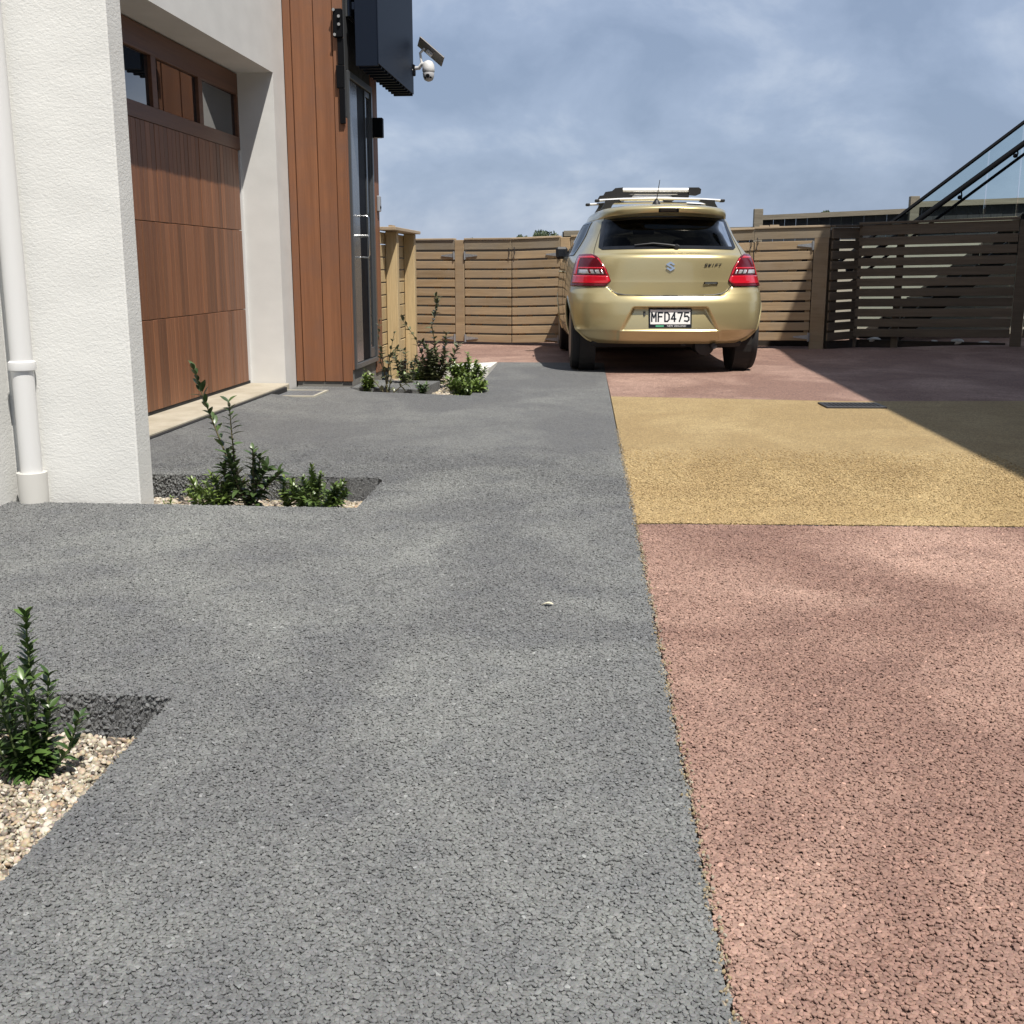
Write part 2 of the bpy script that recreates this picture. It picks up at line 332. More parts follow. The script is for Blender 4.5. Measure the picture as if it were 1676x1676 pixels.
# stones of the open-graded surface: every chip real near the camera
def chip_mesh(name, seed, flat=.62):
    rr = random.Random(seed); bm = bmesh.new(); bmesh.ops.create_icosphere(bm, subdivisions=1, radius=1)
    for v in bm.verts:
        v.co *= rr.uniform(.72, 1.12)
        if v.co.z > .55: v.co.z = .55 + (v.co.z - .55) * .4
    for v in bm.verts: v.co.z *= flat; v.co.x *= 1.15
    return bm_mesh(bm, name)
def scatter(name, pts, meshes, m, rot, scl):
    """one object: a point cloud that carries real stones"""
    srcs = bpy.data.collections.new(name + '_stones')
    for k, me in enumerate(meshes):
        me = me.copy(); me.materials.append(m); o_ = bpy.data.objects.new('stone', me); srcs.objects.link(o_)
    me = bpy.data.meshes.new(name); me.vertices.add(len(pts)); me.vertices.foreach_set('co', np.asarray(pts, np.float32).ravel())
    for an, ty, arr in (('rot', 'FLOAT_VECTOR', rot), ('scl', 'FLOAT_VECTOR', scl)):
        at = me.attributes.new(an, ty, 'POINT'); at.data.foreach_set('vector', np.asarray(arr, np.float32).ravel())
    o_ = bpy.data.objects.new(name, me); COL.objects.link(o_)
    ng = bpy.data.node_groups.new(name, 'GeometryNodeTree')
    ng.interface.new_socket('Geometry', in_out='INPUT', socket_type='NodeSocketGeometry'); ng.interface.new_socket('Geometry', in_out='OUTPUT', socket_type='NodeSocketGeometry')
    gi, go = ng.nodes.new('NodeGroupInput'), ng.nodes.new('NodeGroupOutput')
    ci = ng.nodes.new('GeometryNodeCollectionInfo'); ci.inputs['Collection'].default_value = srcs; ci.inputs['Separate Children'].default_value = True; ci.inputs['Reset Children'].default_value = True
    ip = ng.nodes.new('GeometryNodeInstanceOnPoints'); ip.inputs['Pick Instance'].default_value = True
    na = ng.nodes.new('GeometryNodeInputNamedAttribute'); na.data_type = 'FLOAT_VECTOR'; na.inputs['Name'].default_value = 'rot'
    nb = ng.nodes.new('GeometryNodeInputNamedAttribute'); nb.data_type = 'FLOAT_VECTOR'; nb.inputs['Name'].default_value = 'scl'
    e2r = ng.nodes.new('FunctionNodeEulerToRotation')
    mtp = ng.nodes.new('GeometryNodeMeshToPoints')
    ng.links.new(gi.outputs[0], mtp.inputs[0]); ng.links.new(mtp.outputs[0], ip.inputs['Points']); ng.links.new(ci.outputs[0], ip.inputs['Instance'])
    ng.links.new(na.outputs[0], e2r.inputs[0]); ng.links.new(e2r.outputs[0], ip.inputs['Rotation']); ng.links.new(nb.outputs[0], ip.inputs['Scale']); ng.links.new(ip.outputs[0], go.inputs[0])
    md = o_.modifiers.new('stones', 'NODES'); md.node_group = ng
    return tag(o_, kind='stuff')
CH = [chip_mesh('chip', k) for k in range(7)]
def inpoly(x, y, P):
    c = np.zeros(x.shape, bool); n = len(P)
    for i in range(n):
        (x0, y0), (x1, y1) = P[i], P[(i + 1) % n]
        t = ((y0 > y) != (y1 > y)) & (x < (x1 - x0) * (y - y0) / (y1 - y0 + 1e-12) + x0); c ^= t
    return c
def jgrid(x0, x1, y0, y1, sp):
    nx, ny = int((x1 - x0) / sp), int((y1 - y0) / sp)
    gx, gy = np.meshgrid(np.arange(nx), np.arange(ny)); gx = gx + .5 * (gy % 2)
    x = x0 + (gx.ravel() + RNG.uniform(-.36, .36, gx.size)) * sp; y = y0 + (gy.ravel() + RNG.uniform(-.36, .36, gy.size)) * sp
    return x, y
def seen(x, y): return (x > -.52 * y - .55) & (x < .40 * y + .45)       # what the photo's view and a step aside can see
SP = .0062
x, y = jgrid(-2.4, 1.95, .85, 5.9, SP)
keep = seen(x, y) & (RNG.uniform(0, 1, x.size) < np.clip((5.9 - y) / 1.8, 0, 1)) & (RNG.uniform(0, 1, x.size) > .035)
x, y = x[keep], y[keep]
lx = .195 - .0205 * y + .004 * np.sin(y * 11) + .0035 * np.sin(y * 41) + .003 * np.sin(y * 97)
yj = 4.043 + (x - .11) * .0415
g_ = (x < lx - .002) & ~inpoly(x, y, H0) & ~inpoly(x, y, H1) & ~((y > 4.24) & (y < 4.45) & (x < -1.85)) & ~((y > 4.87) & (x < -2.40))
p_ = (x > lx + .007) & (y < yj - .004)
l_ = (x > lx + .007) & (y > yj + .019)
def chips_on(name, sel, m, size, dz):
    xs, ys = x[sel], y[sel]; n = xs.size
    s = RNG.uniform(.78, 1.22, n) * size
    z = -.0031 + RNG.normal(0, .0007, n) - (s - size) * .35 + dz
    rot = np.stack([RNG.normal(0, .17, n), RNG.normal(0, .17, n), RNG.uniform(0, 6.28, n)], 1)
    sc = np.stack([s, s * RNG.uniform(.75, 1.05, n), s * RNG.uniform(.8, 1.1, n)], 1)
    return np.stack([xs, ys, z], 1), rot, sc
a, b, c = chips_on('grey', g_, None, .0046, 0)
# the cut faces of the planter holes show the same stone
def face_chips(x0, x1, yface, z0, z1, nrm=-1):
    n = int((x1 - x0) * (z1 - z0) / .0079 ** 2 * 1.25)
    P = np.stack([RNG.uniform(x0, x1, n), yface + RNG.normal(0, .0022, n) + .002, RNG.uniform(z0, z1, n)], 1)
    rt = np.stack([RNG.uniform(0, 6.28, n), RNG.uniform(0, 6.28, n), RNG.uniform(0, 6.28, n)], 1); s = RNG.uniform(.85, 1.35, n) * .0062
    return P, rt, np.stack([s, s * .85, s], 1)
F1 = face_chips(-1.9, -.925, 2.247, -.11, -.003); F2 = face_chips(-2.2, -.985, 4.865, -.125, -.003)
gr = scatter('grey_path_stones', np.concatenate([a, F1[0], F2[0]]), CH, M['grey_chip'], np.concatenate([b, F1[1], F2[1]]), np.concatenate([c, F1[2], F2[2]]))
a, b, c = chips_on('pink', p_, None, .0046, -.003); scatter('pink_drive_stones', a, CH, M['pink_chip'], b, c)
a, b, c = chips_on('yellow', l_, None, .0047, -.003); scatter('yellow_drive_stones', a, CH, M['yellow_chip'], b, c)
# crumbs of the other colours caught in the joint
n = 1500; yy = RNG.uniform(1.0, 6.5, n); xx = .195 - .0205 * yy + RNG.normal(.003, .006, n)
M['crumb'] = chips('joint_crumbs', (.30, .22, .10), (.32, .30, .27), (.36, .3, .2), (.2, .14, .1))
scatter('joint_crumbs', np.stack([xx, yy, RNG.normal(-.001, .002, n)], 1), CH, M['crumb'], RNG.uniform(0, 6.28, (n, 3)), np.repeat(RNG.uniform(.0015, .004, (n, 1)), 3, 1))

# gravel in the planters
def pebble_mat():
    m = mat('river_pebbles', (.5, .45, .36), .6); oi = N(m, 'ObjectInfo'); wn_ = N(m, 'TexWhiteNoise'); wn_.noise_dimensions = '1D'; L(m, oi.outputs['Random'], wn_.inputs['W'])
    c_ = ramp(m, wn_.outputs['Value'], [(0, (.07, .06, .052)), (.14, (.20, .165, .125)), (.3, (.42, .37, .28)), (.45, (.50, .46, .39)), (.58, (.33, .235, .15)), (.64, (.45, .38, .26)), (.8, (.17, .15, .13)), (.9, (.34, .28, .2)), (1, (.60, .57, .50))])
    g = N(m, 'NewGeometry'); n_ = N(m, 'TexNoise', Scale=220, Detail=3); L(m, g.outputs['Position'], n_.inputs['Vector'])
    L(m, mixc(m, .45, c_, n_.outputs['Color'], 'SOFT_LIGHT'), bsdf(m).inputs['Base Color']); return m
M['pebble'] = pebble_mat()
def pebble_mesh(seed):
    rr = random.Random(seed); bm = bmesh.new(); bmesh.ops.create_icosphere(bm, subdivisions=2, radius=1)
    dirs = [(Vector((rr.uniform(-1, 1), rr.uniform(-1, 1), rr.uniform(-1, 1))).normalized(), rr.uniform(-.25, .2)) for _ in range(6)]
    for v in bm.verts: v.co *= 1 + sum(k_ * max(0, v.co.normalized().dot(d_)) ** 2 for d_, k_ in dirs)
    return bm_mesh(bm, 'pebble', True)
PB = [pebble_mesh(k) for k in range(6)]
def gravel(name, poly, level, sp, size, lay=2):
    xs, ys = zip(*poly); P, Rr, Sc = [], [], []
    for q in range(lay):
        x_, y_ = jgrid(min(xs), max(xs), min(ys), max(ys), sp); k_ = inpoly(x_, y_, poly); x_, y_ = x_[k_], y_[k_]; n_ = x_.size
        s = RNG.lognormal(0, .34, n_) * size
        P.append(np.stack([x_, y_, level - .007 + q * .006 + RNG.normal(0, .002, n_)], 1)); Rr.append(np.stack([RNG.normal(0, .5, n_), RNG.normal(0, .5, n_), RNG.uniform(0, 6.28, n_)], 1))
        Sc.append(np.stack([s * 1.25, s * .95, s * .65], 1))
    return scatter(name, np.concatenate(P), PB, M['pebble'], np.concatenate(Rr), np.concatenate(Sc))
def bed(poly, z):
    bm = bmesh.new(); bm.faces.new([bm.verts.new((x_, y_, z)) for x_, y_ in poly]); me = bm_mesh(bm, 'planter_soil')
    return tag(link('planter_soil', me, M['soil']), kind='structure')
bed(H0, -.105); bed(H1, -.118); bed(H3, -.11)
gravel('planter_gravel', [(-1.6, 1.0), (-.895, 1.0), (-.925, 2.24), (-1.6, 2.24)], -.093, .0088, .0047)
gravel('planter_gravel', [(-2.2, 4.24), (-.965, 4.24), (-.985, 4.85), (-2.2, 4.85)], -.108, .013, .0075)
gravel('planter_gravel', [(-1.95, 8.4), (-1.0, 8.2), (-1.05, 10.2), (-1.95, 10.4)], -.085, .026, .015, 1)

# ------------------------------------------------------------------ the white house with cedar
house = empty('house', (-2.42, 6.4, 0), 0, 'white rendered house with cedar garage door and cedar clad entrance corner', 'house')
HP = lambda o_: (setattr(o_, 'parent', house), setattr(o_, 'matrix_parent_inverse', Matrix.Translation((2.42, -6.4, 0))), o_)[2]
def hb(name, x0, x1, y0, y1, z0, z1, m, bev=0): return HP(box(name, x0, x1, y0, y1, z0, z1, m, None, bev))
hb('wing_wall', -2.60, -1.85, 4.29, 4.43, -.12, 5.6, M['white'], .006)
hb('wall', -2.9, -2.352, -1.5, 4.285, -.12, 5.6, M['white'], .005)
bm = bmesh.new(); fp = [(4.437, -.05), (4.60, -.05), (4.60, 2.271), (8.405, 2.271), (8.405, -.05), (8.697, -.05), (8.697, 5.6), (4.437, 5.6)]
fa_ = [bm.verts.new((-2.42, y_, z_)) for y_, z_ in fp]; fb_ = [bm.verts.new((-2.75, y_, z_)) for y_, z_ in fp]; bm.faces.new(fa_); bm.faces.new(fb_[::-1])
for i in range(8): bm.faces.new((fa_[i], fb_[i], fb_[(i + 1) % 8], fa_[(i + 1) % 8]))
bm.normal_update(); bmesh.ops.triangulate(bm, faces=bm.faces[:]); bmesh.ops.recalc_face_normals(bm, faces=bm.faces[:]); HP(link('wall', bm_mesh(bm, 'wall'), M['white_smooth']))
hb('wall', -6.5, -2.46, 8.74, 9.9, -.1, 5.6, M['plinth'])
hb('wall', -6.6, -6.5, -1.5, 9.9, -.1, 5.6, M['white_smooth'])
hb('roof', -6.7, -2.36, -1.6, 9.95, 5.6, 5.75, M['alu'])
tag(box('garage_slab', -6.5, -2.392, 4.44, 8.40, -.12, .05, M['concrete'], None, .006), kind='structure')
box_lip = tag(box('slab_edge_strip', -2.391, -2.368, 4.88, 8.25, -.1, .038, M['rubber'], None, .003), kind='structure')
hb('door_track', -2.76, -2.685, 8.385, 8.404, .05, 2.27, M['pvc'])
bm = bmesh.new(); rp = [(-2.367, -.02), (-2.367, .030), (-2.30, .022), (-2.12, -.004), (-2.12, -.02)]
ra = [bm.verts.new((x_, 4.90, z_)) for x_, z_ in rp]; rb = [bm.verts.new((x_, 7.85, z_)) for x_, z_ in rp]; bm.faces.new(ra); bm.faces.new(rb[::-1])
for i in range(5): bm.faces.new((ra[i], rb[i], rb[(i + 1) % 5], ra[(i + 1) % 5]))
bmesh.ops.recalc_face_normals(bm, faces=bm.faces[:]); tag(link('apron_ramp', bm_mesh(bm, 'apron_ramp'), M['grey']), kind='structure')
# garage door: cedar boards in three panels, glazed top panel
gd = HP(box('garage_door', -2.765, -2.722, 4.62, 8.40, .06, 2.27, M['cedar_frame'])); D = gd.location.copy()
def gdp(name, x0, x1, y0, y1, z0, z1, m, bev=0):
    o_ = box(name, x0, x1, y0, y1, z0, z1, m, None, bev); o_.location -= D; o_.parent = gd; return o_
zs = [(.072, .602), (.606, 1.170), (1.174, 1.735)]
yb = 4.63; bw = .0675
nb = int((8.395 - yb) / bw)
for z0, z1 in zs:
    for k in range(nb):
        y0 = yb + k * bw
        if y0 < 5.9 and False: continue
        dx = random.uniform(-.0012, .0012)
        gdp('plank', -2.722, -2.684 + dx, y0 + .0008, y0 + bw - .0008, z0, z1, M['cedar'], .002)
gdp('rail', -2.722, -2.682, 4.63, 8.395, 1.738, 1.828, M['cedar_frame'], .002); gdp('rail', -2.722, -2.682, 4.63, 8.395, 2.118, 2.262, M['cedar_frame'], .002)
mull = [4.63, 5.28, 6.04, 6.80, 7.58, 8.36]
for k, ym in enumerate(mull):
    gdp('stile', -2.722, -2.682, ym, min(ym + .075, 8.395), 1.8285, 2.1175, M['cedar_frame'], .002)
for k in range(5): gdp('window_pane', -2.718, -2.703, mull[k] + .076, mull[k + 1] - .001, 1.829, 2.117, M['doorglass'])
gdp('seal', -2.735, -2.688, 4.63, 8.395, .051, .071, M['rubber'])
# downpipe with joint and base socket
dp = HP(tube('downpipe', [(-2.262, 4.235, .10), (-2.262, 4.235, 5.5)], .041, M['pvc'], n=24))
bm = bmesh.new(); add_lathe(bm, [(.041, .515), (.051, .52), (.0525, .535), (.051, .55), (.043, .556)], 24, 'z', (-2.262, 4.235, 0)); link('pipe_joint', bm_mesh(bm, 'pipe_joint', True), M['pvc'], dp)
bm = bmesh.new(); add_lathe(bm, [(.055, -.02), (.057, .10), (.057, .116), (.044, .116)], 24, 'z', (-2.262, 4.235, 0)); link('pipe_socket', bm_mesh(bm, 'pipe_socket', True), M['pvc_grey'], dp)
# cedar corner block
hb('cedar_core', -2.419, -1.992, 8.722, 9.885, .03, 5.6, M['black'])
for (xa, xb, dy) in ((-2.418, -2.362, -.004), (-2.358, -2.194, 0), (-2.190, -2.052, 0), (-2.048, -1.972, -.004)):
    hb('cladding_board', xa, xb, 8.700 + dy, 8.722, .035, 5.6, M['clad'], .004)
hb('plinth', -2.415, -1.985, 8.712, 8.74, -.12, .034, M['plinth']); hb('plinth', -2.0, -1.978, 8.741, 9.88, -.12, .12, M['plinth'])
hb('cladding_board', -1.991, -1.966, 8.723, 8.76, 2.0, 5.6, M['dark_board'], .004); hb('cladding_board', -1.991, -1.966, 8.723, 8.76, .121, 1.998, M['clad'], .004)  # same trim board, shade put into the dark colour of its upper part
for (ya, yb2, z0) in ((9.625, 9.75, .02), (9.754, 9.89, .02)):
    hb('cladding_board', -1.991, -1.966, ya, yb2, z0, 5.6, M['clad'], .004)
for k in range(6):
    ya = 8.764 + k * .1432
    hb('cladding_board', -1.991, -1.968, ya, ya + .139, 2.345, 5.6, M['dark_board'], .004)  # shade of the wall behind the screen worked into these dark boards
# entrance door
ed = HP(box('front_door', -1.991, -1.984, 8.77, 9.62, .125, 2.34, M['black'])); D2 = ed.location.copy()
def edp(name, x0, x1, y0, y1, z0, z1, m, bev=0):
    o_ = box(name, x0, x1, y0, y1, z0, z1, m, None, bev); o_.location -= D2; o_.parent = ed; return o_
for (ya, yb2, za, zb) in ((8.765, 8.80, .125, 2.34), (9.575, 9.62, .125, 2.34), (8.801, 9.574, 2.29, 2.34), (8.801, 9.574, .125, .165)):
    edp('door_frame', -1.983, -1.950, ya, yb2, za, zb, M['alu_g'], .003)
edp('door_leaf', -1.983, -1.966, 8.802, 9.10, .168, 2.287, M['leaf_grey'], .003)
edp('door_panel', -1.983, -1.970, 9.102, 9.372, .168, 2.287, M['gloss_panel'], .003)
for (ya, yb2, za, zb) in ((9.374, 9.40, .17, 2.285), (9.55, 9.573, .17, 2.285), (9.401, 9.549, 2.24, 2.285), (9.401, 9.549, .17, .25)): edp('door_leaf', -1.983, -1.962, ya, yb2, za, zb, M['alu_g'], .002)
edp('glass_pane', -1.983, -1.973, 9.401, 9.549, .251, 2.239, M['doorglass'])
hd = tube('handle', [(-1.967, 9.13, .985), (-1.915, 9.13, .985), (-1.905, 9.13, 1.0), (-1.905, 9.13, 1.29), (-1.915, 9.13, 1.305), (-1.967, 9.13, 1.305)], .008, M['steel'], None, 10); hd.location = -D2; hd.parent = ed
kn = tube('lock', [(-1.965, 9.085, 1.15), (-1.90, 9.085, 1.15)], [.014, .012], M['steel'], None, 10); kn.location = -D2; kn.parent = ed
# upper window
uw = hb('window', -1.967, -1.955, 8.80, 9.5, 2.72, 4.3, M['alu_g'])
D3 = uw.location.copy()
for nm, b_, m in (('frame', (-1.954, -1.925, 8.80, 8.86, 2.72, 4.3), M['alu']), ('frame', (-1.954, -1.925, 8.861, 9.5, 2.72, 2.78), M['alu']), ('pane', (-1.954, -1.946, 8.861, 9.44, 2.781, 4.29), M['doorglass'])):
    o_ = box(nm, *b_, m, None, .003); o_.location -= D3; o_.parent = uw
# fin screen
fs = hb('fin_screen', -1.7195, -1.712, 8.72, 10.255, 2.375, 5.4, M['alu']); D4 = fs.location.copy()
for k in range(13):
    yk = 8.725 + k * .125
    if yk < 9.5 and False: continue
    o_ = box('fin', -1.885, -1.72, yk, yk + .028, 2.36, 5.4, M['alu'], None, .002); o_.location -= D4; o_.parent = fs
for z in (2.75, 4.0):
    o_ = box('rail', -1.905, -1.886, 8.725, 10.25, z, z + .05, M['alu'], None, .002); o_.location -= D4; o_.parent = fs
o_ = box('stand_off', -1.967, -1.906, 9.2, 9.26, 2.755, 2.795, M['alu']); o_.location -= D4; o_.parent = fs
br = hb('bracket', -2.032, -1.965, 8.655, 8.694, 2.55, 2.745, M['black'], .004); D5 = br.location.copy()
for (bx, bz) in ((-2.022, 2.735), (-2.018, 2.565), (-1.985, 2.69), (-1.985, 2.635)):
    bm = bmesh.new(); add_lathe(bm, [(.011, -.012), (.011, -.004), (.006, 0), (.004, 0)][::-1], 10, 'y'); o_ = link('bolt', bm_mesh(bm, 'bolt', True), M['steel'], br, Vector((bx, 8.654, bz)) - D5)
hb('shade_strip', -2.008, -1.964, 8.672, 8.694, 2.36, 2.548, M['black'], .003); hb('shade_strip', -2.022, -1.964, 8.668, 8.694, 2.2, 2.358, M['black'], .003); hb('shade_strip', -2.004, -1.964, 8.670, 8.694, 1.95, 2.198, M['black'], .003)  # black strips put in for the screen's shadow on the cedar corner

# wall light, door bell
wlight = tag(box('wall_light', -1.964, -1.875, 9.635, 9.70, 1.955, 2.11, M['black'], None, .004), 'black box wall light beside the entrance door of the house', 'wall light')
link('lens', box_me(-.03, .03, -.02, .02, -.0805, -.0775), mat('lens', (.5, .5, .48), .3), wlight)
db = tag(box('door_bell', -1.965, -1.94, 9.775, 9.85, 1.37, 1.50, mat('bell_grey', (.30, .31, .33), .4), None, .006), 'small grey door bell panel on the cedar edge beyond the entrance', 'door bell')
bm = bmesh.new(); add_lathe(bm, [(.014, 0), (.014, .004), (.008, .006)], 14, 'x'); link('button', bm_mesh(bm, 'button', True), M['black'], db, (.0125, 0, -.03))

# security camera with solar panel
sc_ = empty('security_camera', (-1.705, 10.24, 2.585), 0, 'white security camera with small solar panel fixed to the fin screen', 'security camera')
tube('arm', [(0, .0, 0), (.05, -.02, .0), (.075, -.03, .03), (.12, -.04, .03)], .016, M['pvc'], sc_, 12)
link('mount', box_me(-.03, .012, -.03, .03, -.06, .03, .006), M['black'], sc_)
tube('panel_arm', [(.075, -.03, .03), (.06, -.02, .12), (.10, -.02, .16)], .011, M['pvc'], sc_, 10)
pn = link('solar_panel', box_me(-.135, .135, -.07, .07, -.006, .006, .003), mat('panel_back', (.16, .15, .15), .5), sc_, (.155, -.03, .13), (R(-28), R(40), 0))
link('cell_face', box_me(-.13, .13, -.066, .066, .0062, .0075), mat('solar_cells', (.01, .013, .03), .15), pn); link('panel_joint', box_me(-.03, .03, -.015, .015, -.035, -.0062, .004), M['pvc'], pn)
bm = bmesh.new(); add_lathe(bm, [(.012, .085), (.035, .075), (.05, .05), (.053, .02), (.053, -.005), (.047, -.012)], 22, 'z'); link('housing', bm_mesh(bm, 'housing', True), M['pvc'], sc_, (.135, -.05, -.03))
bm = bmesh.new(); add_lathe(bm, [(.047, -.012), (.05, -.02), (.047, -.05), (.035, -.075), (.012, -.086)], 22, 'z'); hd2 = link('camera_head', bm_mesh(bm, 'camera_head', True), mat('cam_grey', (.45, .45, .46), .3), sc_, (.135, -.05, -.03))
for (ax, az, r_) in ((.0, -.045, .017), (-.022, -.06, .008), (.024, -.058, .008)):
    bm = bmesh.new(); add_lathe(bm, [(r_, .015), (r_, -.004), (r_ * .6, -.006)][::-1], 14, 'y'); link('lens', bm_mesh(bm, 'lens', True), M['black'], hd2, (ax, -.044, az))
tube('antenna', [(-.01, -.03, -.02), (-.03, -.035, .04)], .007, M['pvc'], sc_, 8)

# ------------------------------------------------------------------ neighbour's house to the right (throws the long shade)
nh = empty('neighbour_house', (6.5, 4, 0), 0, 'dark two storey house on the right shading the drive', 'house')
def nb_(name, x0, x1, y0, y1, z0, z1, m, bev=0):
    o_ = box(name, x0, x1, y0, y1, z0, z1, m, None, bev); o_.location -= Vector((6.5, 4, 0)); o_.parent = nh; return o_
nb_('wall', 4.65, 10, -1.6, 9.9, -.2, 3.79, M['dark_board']); nb_('upper_wall', 3.68, 10, -1.6, 11.5, 3.8, 5.4, M['dark_board']); nb_('roof', 3.66, 10.1, -1.7, 11.55, 5.41, 5.5, M['alu'])

# ------------------------------------------------------------------ timber fences and gates
def fence_root(name, A, B, label, cat='fence'):
    A, B = Vector(A), Vector(B); d = B - A
    return empty(name, (A.x, A.y, 0), math.atan2(d.y, d.x), label, cat), d.length
PITCH, BH = .1088, .0862
def hinge(parent, x, z, y, flip):
    """galvanised strap hinge: upright plate and tapering strap"""
    s = -1 if flip else 1
    bm = bmesh.new(); add_box(bm, x - .012, x + .012, y - .006, y, z - .045, z + .045)
    pts = [(x + s * .012, z + .022), (x + s * .16, z + .007), (x + s * .165, z), (x + s * .16, z - .007), (x + s * .012, z - .022)]
    a_ = [bm.verts.new((px, y - .0075, pz)) for px, pz in pts]; b_ = [bm.verts.new((px, y - .001, pz)) for px, pz in pts]
    bm.faces.new(a_); bm.faces.new(b_[::-1])
    for i in range(5): bm.faces.new((a_[i], b_[i], b_[(i + 1) % 5], a_[(i + 1) % 5]))
    add_tube(bm, [(x, y - .01, z - .048), (x, y - .01, z + .048)], .008, 8)
    bmesh.ops.recalc_face_normals(bm, faces=bm.faces[:])
    return link('hinge', bm_mesh(bm, 'hinge'), M['galv'], parent)
ga, LA = fence_root('gate_fence', (-2.42, 14.0), (2.37, 12.718), 'tan timber fence of slatted bin gates behind the gold car')
slope = lambda s: .022 + .098 * max(0, min(1, (s - 1.3) / 3.3))
def gate(s0, s1, hinge_right):
    zb = slope((s0 + s1) / 2)
    rot = -(slope(s1) - slope(s0)) / (s1 - s0)
    g = link('gate', box_me(s0 + .01 - s0, s0 + .06 - s0, .0, .03, zb, zb + 10 * PITCH - .02), M['pine'], ga, (s0, 0, 0))
    link('ledger', box_me(s1 - s0 - .06, s1 - s0 - .01, 0, .03, zb, zb + 10 * PITCH - .02), M['pine'], g)
    wd = s1 - s0; bm = bmesh.new()
    vs2 = [bm.verts.new(p) for p in ((.06, .002, zb + .05), (.13, .002, zb + .02), (wd - .06, .002, zb + 1.0), (wd - .13, .002, zb + 1.04))]
    f = bm.faces.new(vs2); r_ = bmesh.ops.extrude_face_region(bm, geom=[f]); bmesh.ops.translate(bm, vec=(0, .025, 0), verts=[v for v in r_['geom'] if isinstance(v, bmesh.types.BMVert)])
    bmesh.ops.recalc_face_normals(bm, faces=bm.faces[:]); link('brace', bm_mesh(bm, 'brace'), M['pine'], g)
    for k in range(10):
        z = zb + k * PITCH
        k_ = ('gb', round(wd, 3))
        if k_ not in _cache: _cache[k_] = box_me(-wd / 2 + .002, wd / 2 - .002, -.0125, .0115, -BH / 2, BH / 2, .003)
        o_ = link('slat', _cache[k_], M['pine'], g, (wd / 2, -.0125 + random.uniform(-.002, .002), z + BH / 2), (0, -math.atan((slope(s1) - slope(s0)) / wd) + random.uniform(-.0015, .0015), 0))
    hx = wd - .005 if hinge_right else .005
    for kz in (9, 0 if hinge_right is not None else 0):
        hinge(g, hx, zb + kz * PITCH + BH / 2, -.027, hinge_right)
    if not hinge_right or hinge_right:
        lx_ = .03 if hinge_right else wd - .03
        tube('latch', [(lx_, -.03, zb + 10 * PITCH + .02), (lx_ + .012, -.036, zb + 9.6 * PITCH), (lx_ - .008, -.03, zb + 9.2 * PITCH), (lx_ + .004, -.034, zb + 8.95 * PITCH)], .004, M['iron'], g, 6)
    return g
GATES = [(.03, .598, True), (.728, 1.325, False), (1.333, 1.925, True), (2.06, 2.70, False), (2.71, 3.40, True), (3.54, 4.148, False), (4.156, 4.788, True)]
for gt in GATES: gate(*gt)
for s in (-.06, .602, 1.929, 3.405, 4.792):
    zb = slope(s + .06); wd = .12 if s < 4.7 else .155
    link('post', box_me(-wd / 2, wd / 2, -.05, .05, -.6 if s < 4.7 else -.6, .6, .004), M['pine_post'] if s < 0 else M['pine'], ga, (s + wd / 2, .025, zb + .605 if s < 4.7 else .60 + .02))
    link('post_head', box_me(-wd / 2, wd / 2, -.035, .035, -.055, .055, .003), M['dark_pine'], ga, (s + wd / 2, .03, zb + 10 * PITCH + .062))  # shade under the cap put into the dark wood of the post heads
for s0, s1 in ((.03, .60), (.725, 1.33), (1.332, 1.927), (2.055, 3.40), (3.53, 4.15), (4.152, 4.955)):
    wd = s1 - s0; zc = slope((s0 + s1) / 2) + 10 * PITCH + .058; an = -math.atan((slope(s1) - slope(s0)) / wd)
    link('header_board', box_me(-wd / 2 + .001, wd / 2 - .001, -.0125, .0125, -.055, .055, .003), M['pine_grey'], ga, (s0 + wd / 2, -.014, zc), (0, an, 0))
    link('cap_rail', box_me(-wd / 2 + .003, wd / 2 - .003, -.04, .05, -.011, .011, .003), M['pine_cap'], ga, (s0 + wd / 2, 0, zc + .068), (0, an, 0))
for s in (4.25, 4.36):
    link('cap_block', box_me(-.05, .05, -.02, .02, -.009, .009, .003), M['pine_cap'], ga, (s, .0, slope(s) + 10 * PITCH + .147))
# lining behind the bin gates, gap shade put into its dark wood
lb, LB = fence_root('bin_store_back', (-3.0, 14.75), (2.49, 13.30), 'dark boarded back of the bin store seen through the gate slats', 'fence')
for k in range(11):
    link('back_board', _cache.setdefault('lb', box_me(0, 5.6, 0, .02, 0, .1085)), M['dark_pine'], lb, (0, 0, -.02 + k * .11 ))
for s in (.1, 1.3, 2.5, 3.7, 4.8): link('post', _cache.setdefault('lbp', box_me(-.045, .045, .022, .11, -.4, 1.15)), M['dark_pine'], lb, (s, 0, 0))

# side fence running back from the house corner
sf = empty('side_fence', (-1.97, 9.9, 0), R(90), 'light timber slat fence with two tall posts beside the entrance corner', 'fence')
for k in range(11):
    link('slat', _cache.setdefault('sfb', box_me(0, 1.42, -.0, .022, 0, .098, .003)), M['pine_post'], sf, (.01, random.uniform(-.002, .002), .02 + k * PITCH))
for s, wz in ((.27, 1.215), (1.19, 1.22)):
    link('post', box_me(-.05, .05, -.105, -.003, -.3, wz, .005), M['pine_post'], sf, (s, 0, 0))
for s0, s1 in ((.0, .34), (.345, 1.32)):
    link('cap_rail', box_me(s0, s1, -.14, .03, 1.221, 1.249, .003), M['pine_cap'], sf)
for k in range(3): link('packer', _cache.setdefault('pk', box_me(-.012, .012, -.10, -.07, 1.2492, 1.265)), M['pine_cap'], sf, (.05 + k * .07, 0, 0))
s2, l2 = fence_root('side_fence', (-1.99, 11.32), (-2.42, 13.9), 'timber slat fence hidden behind the tall posts, running to the far corner')
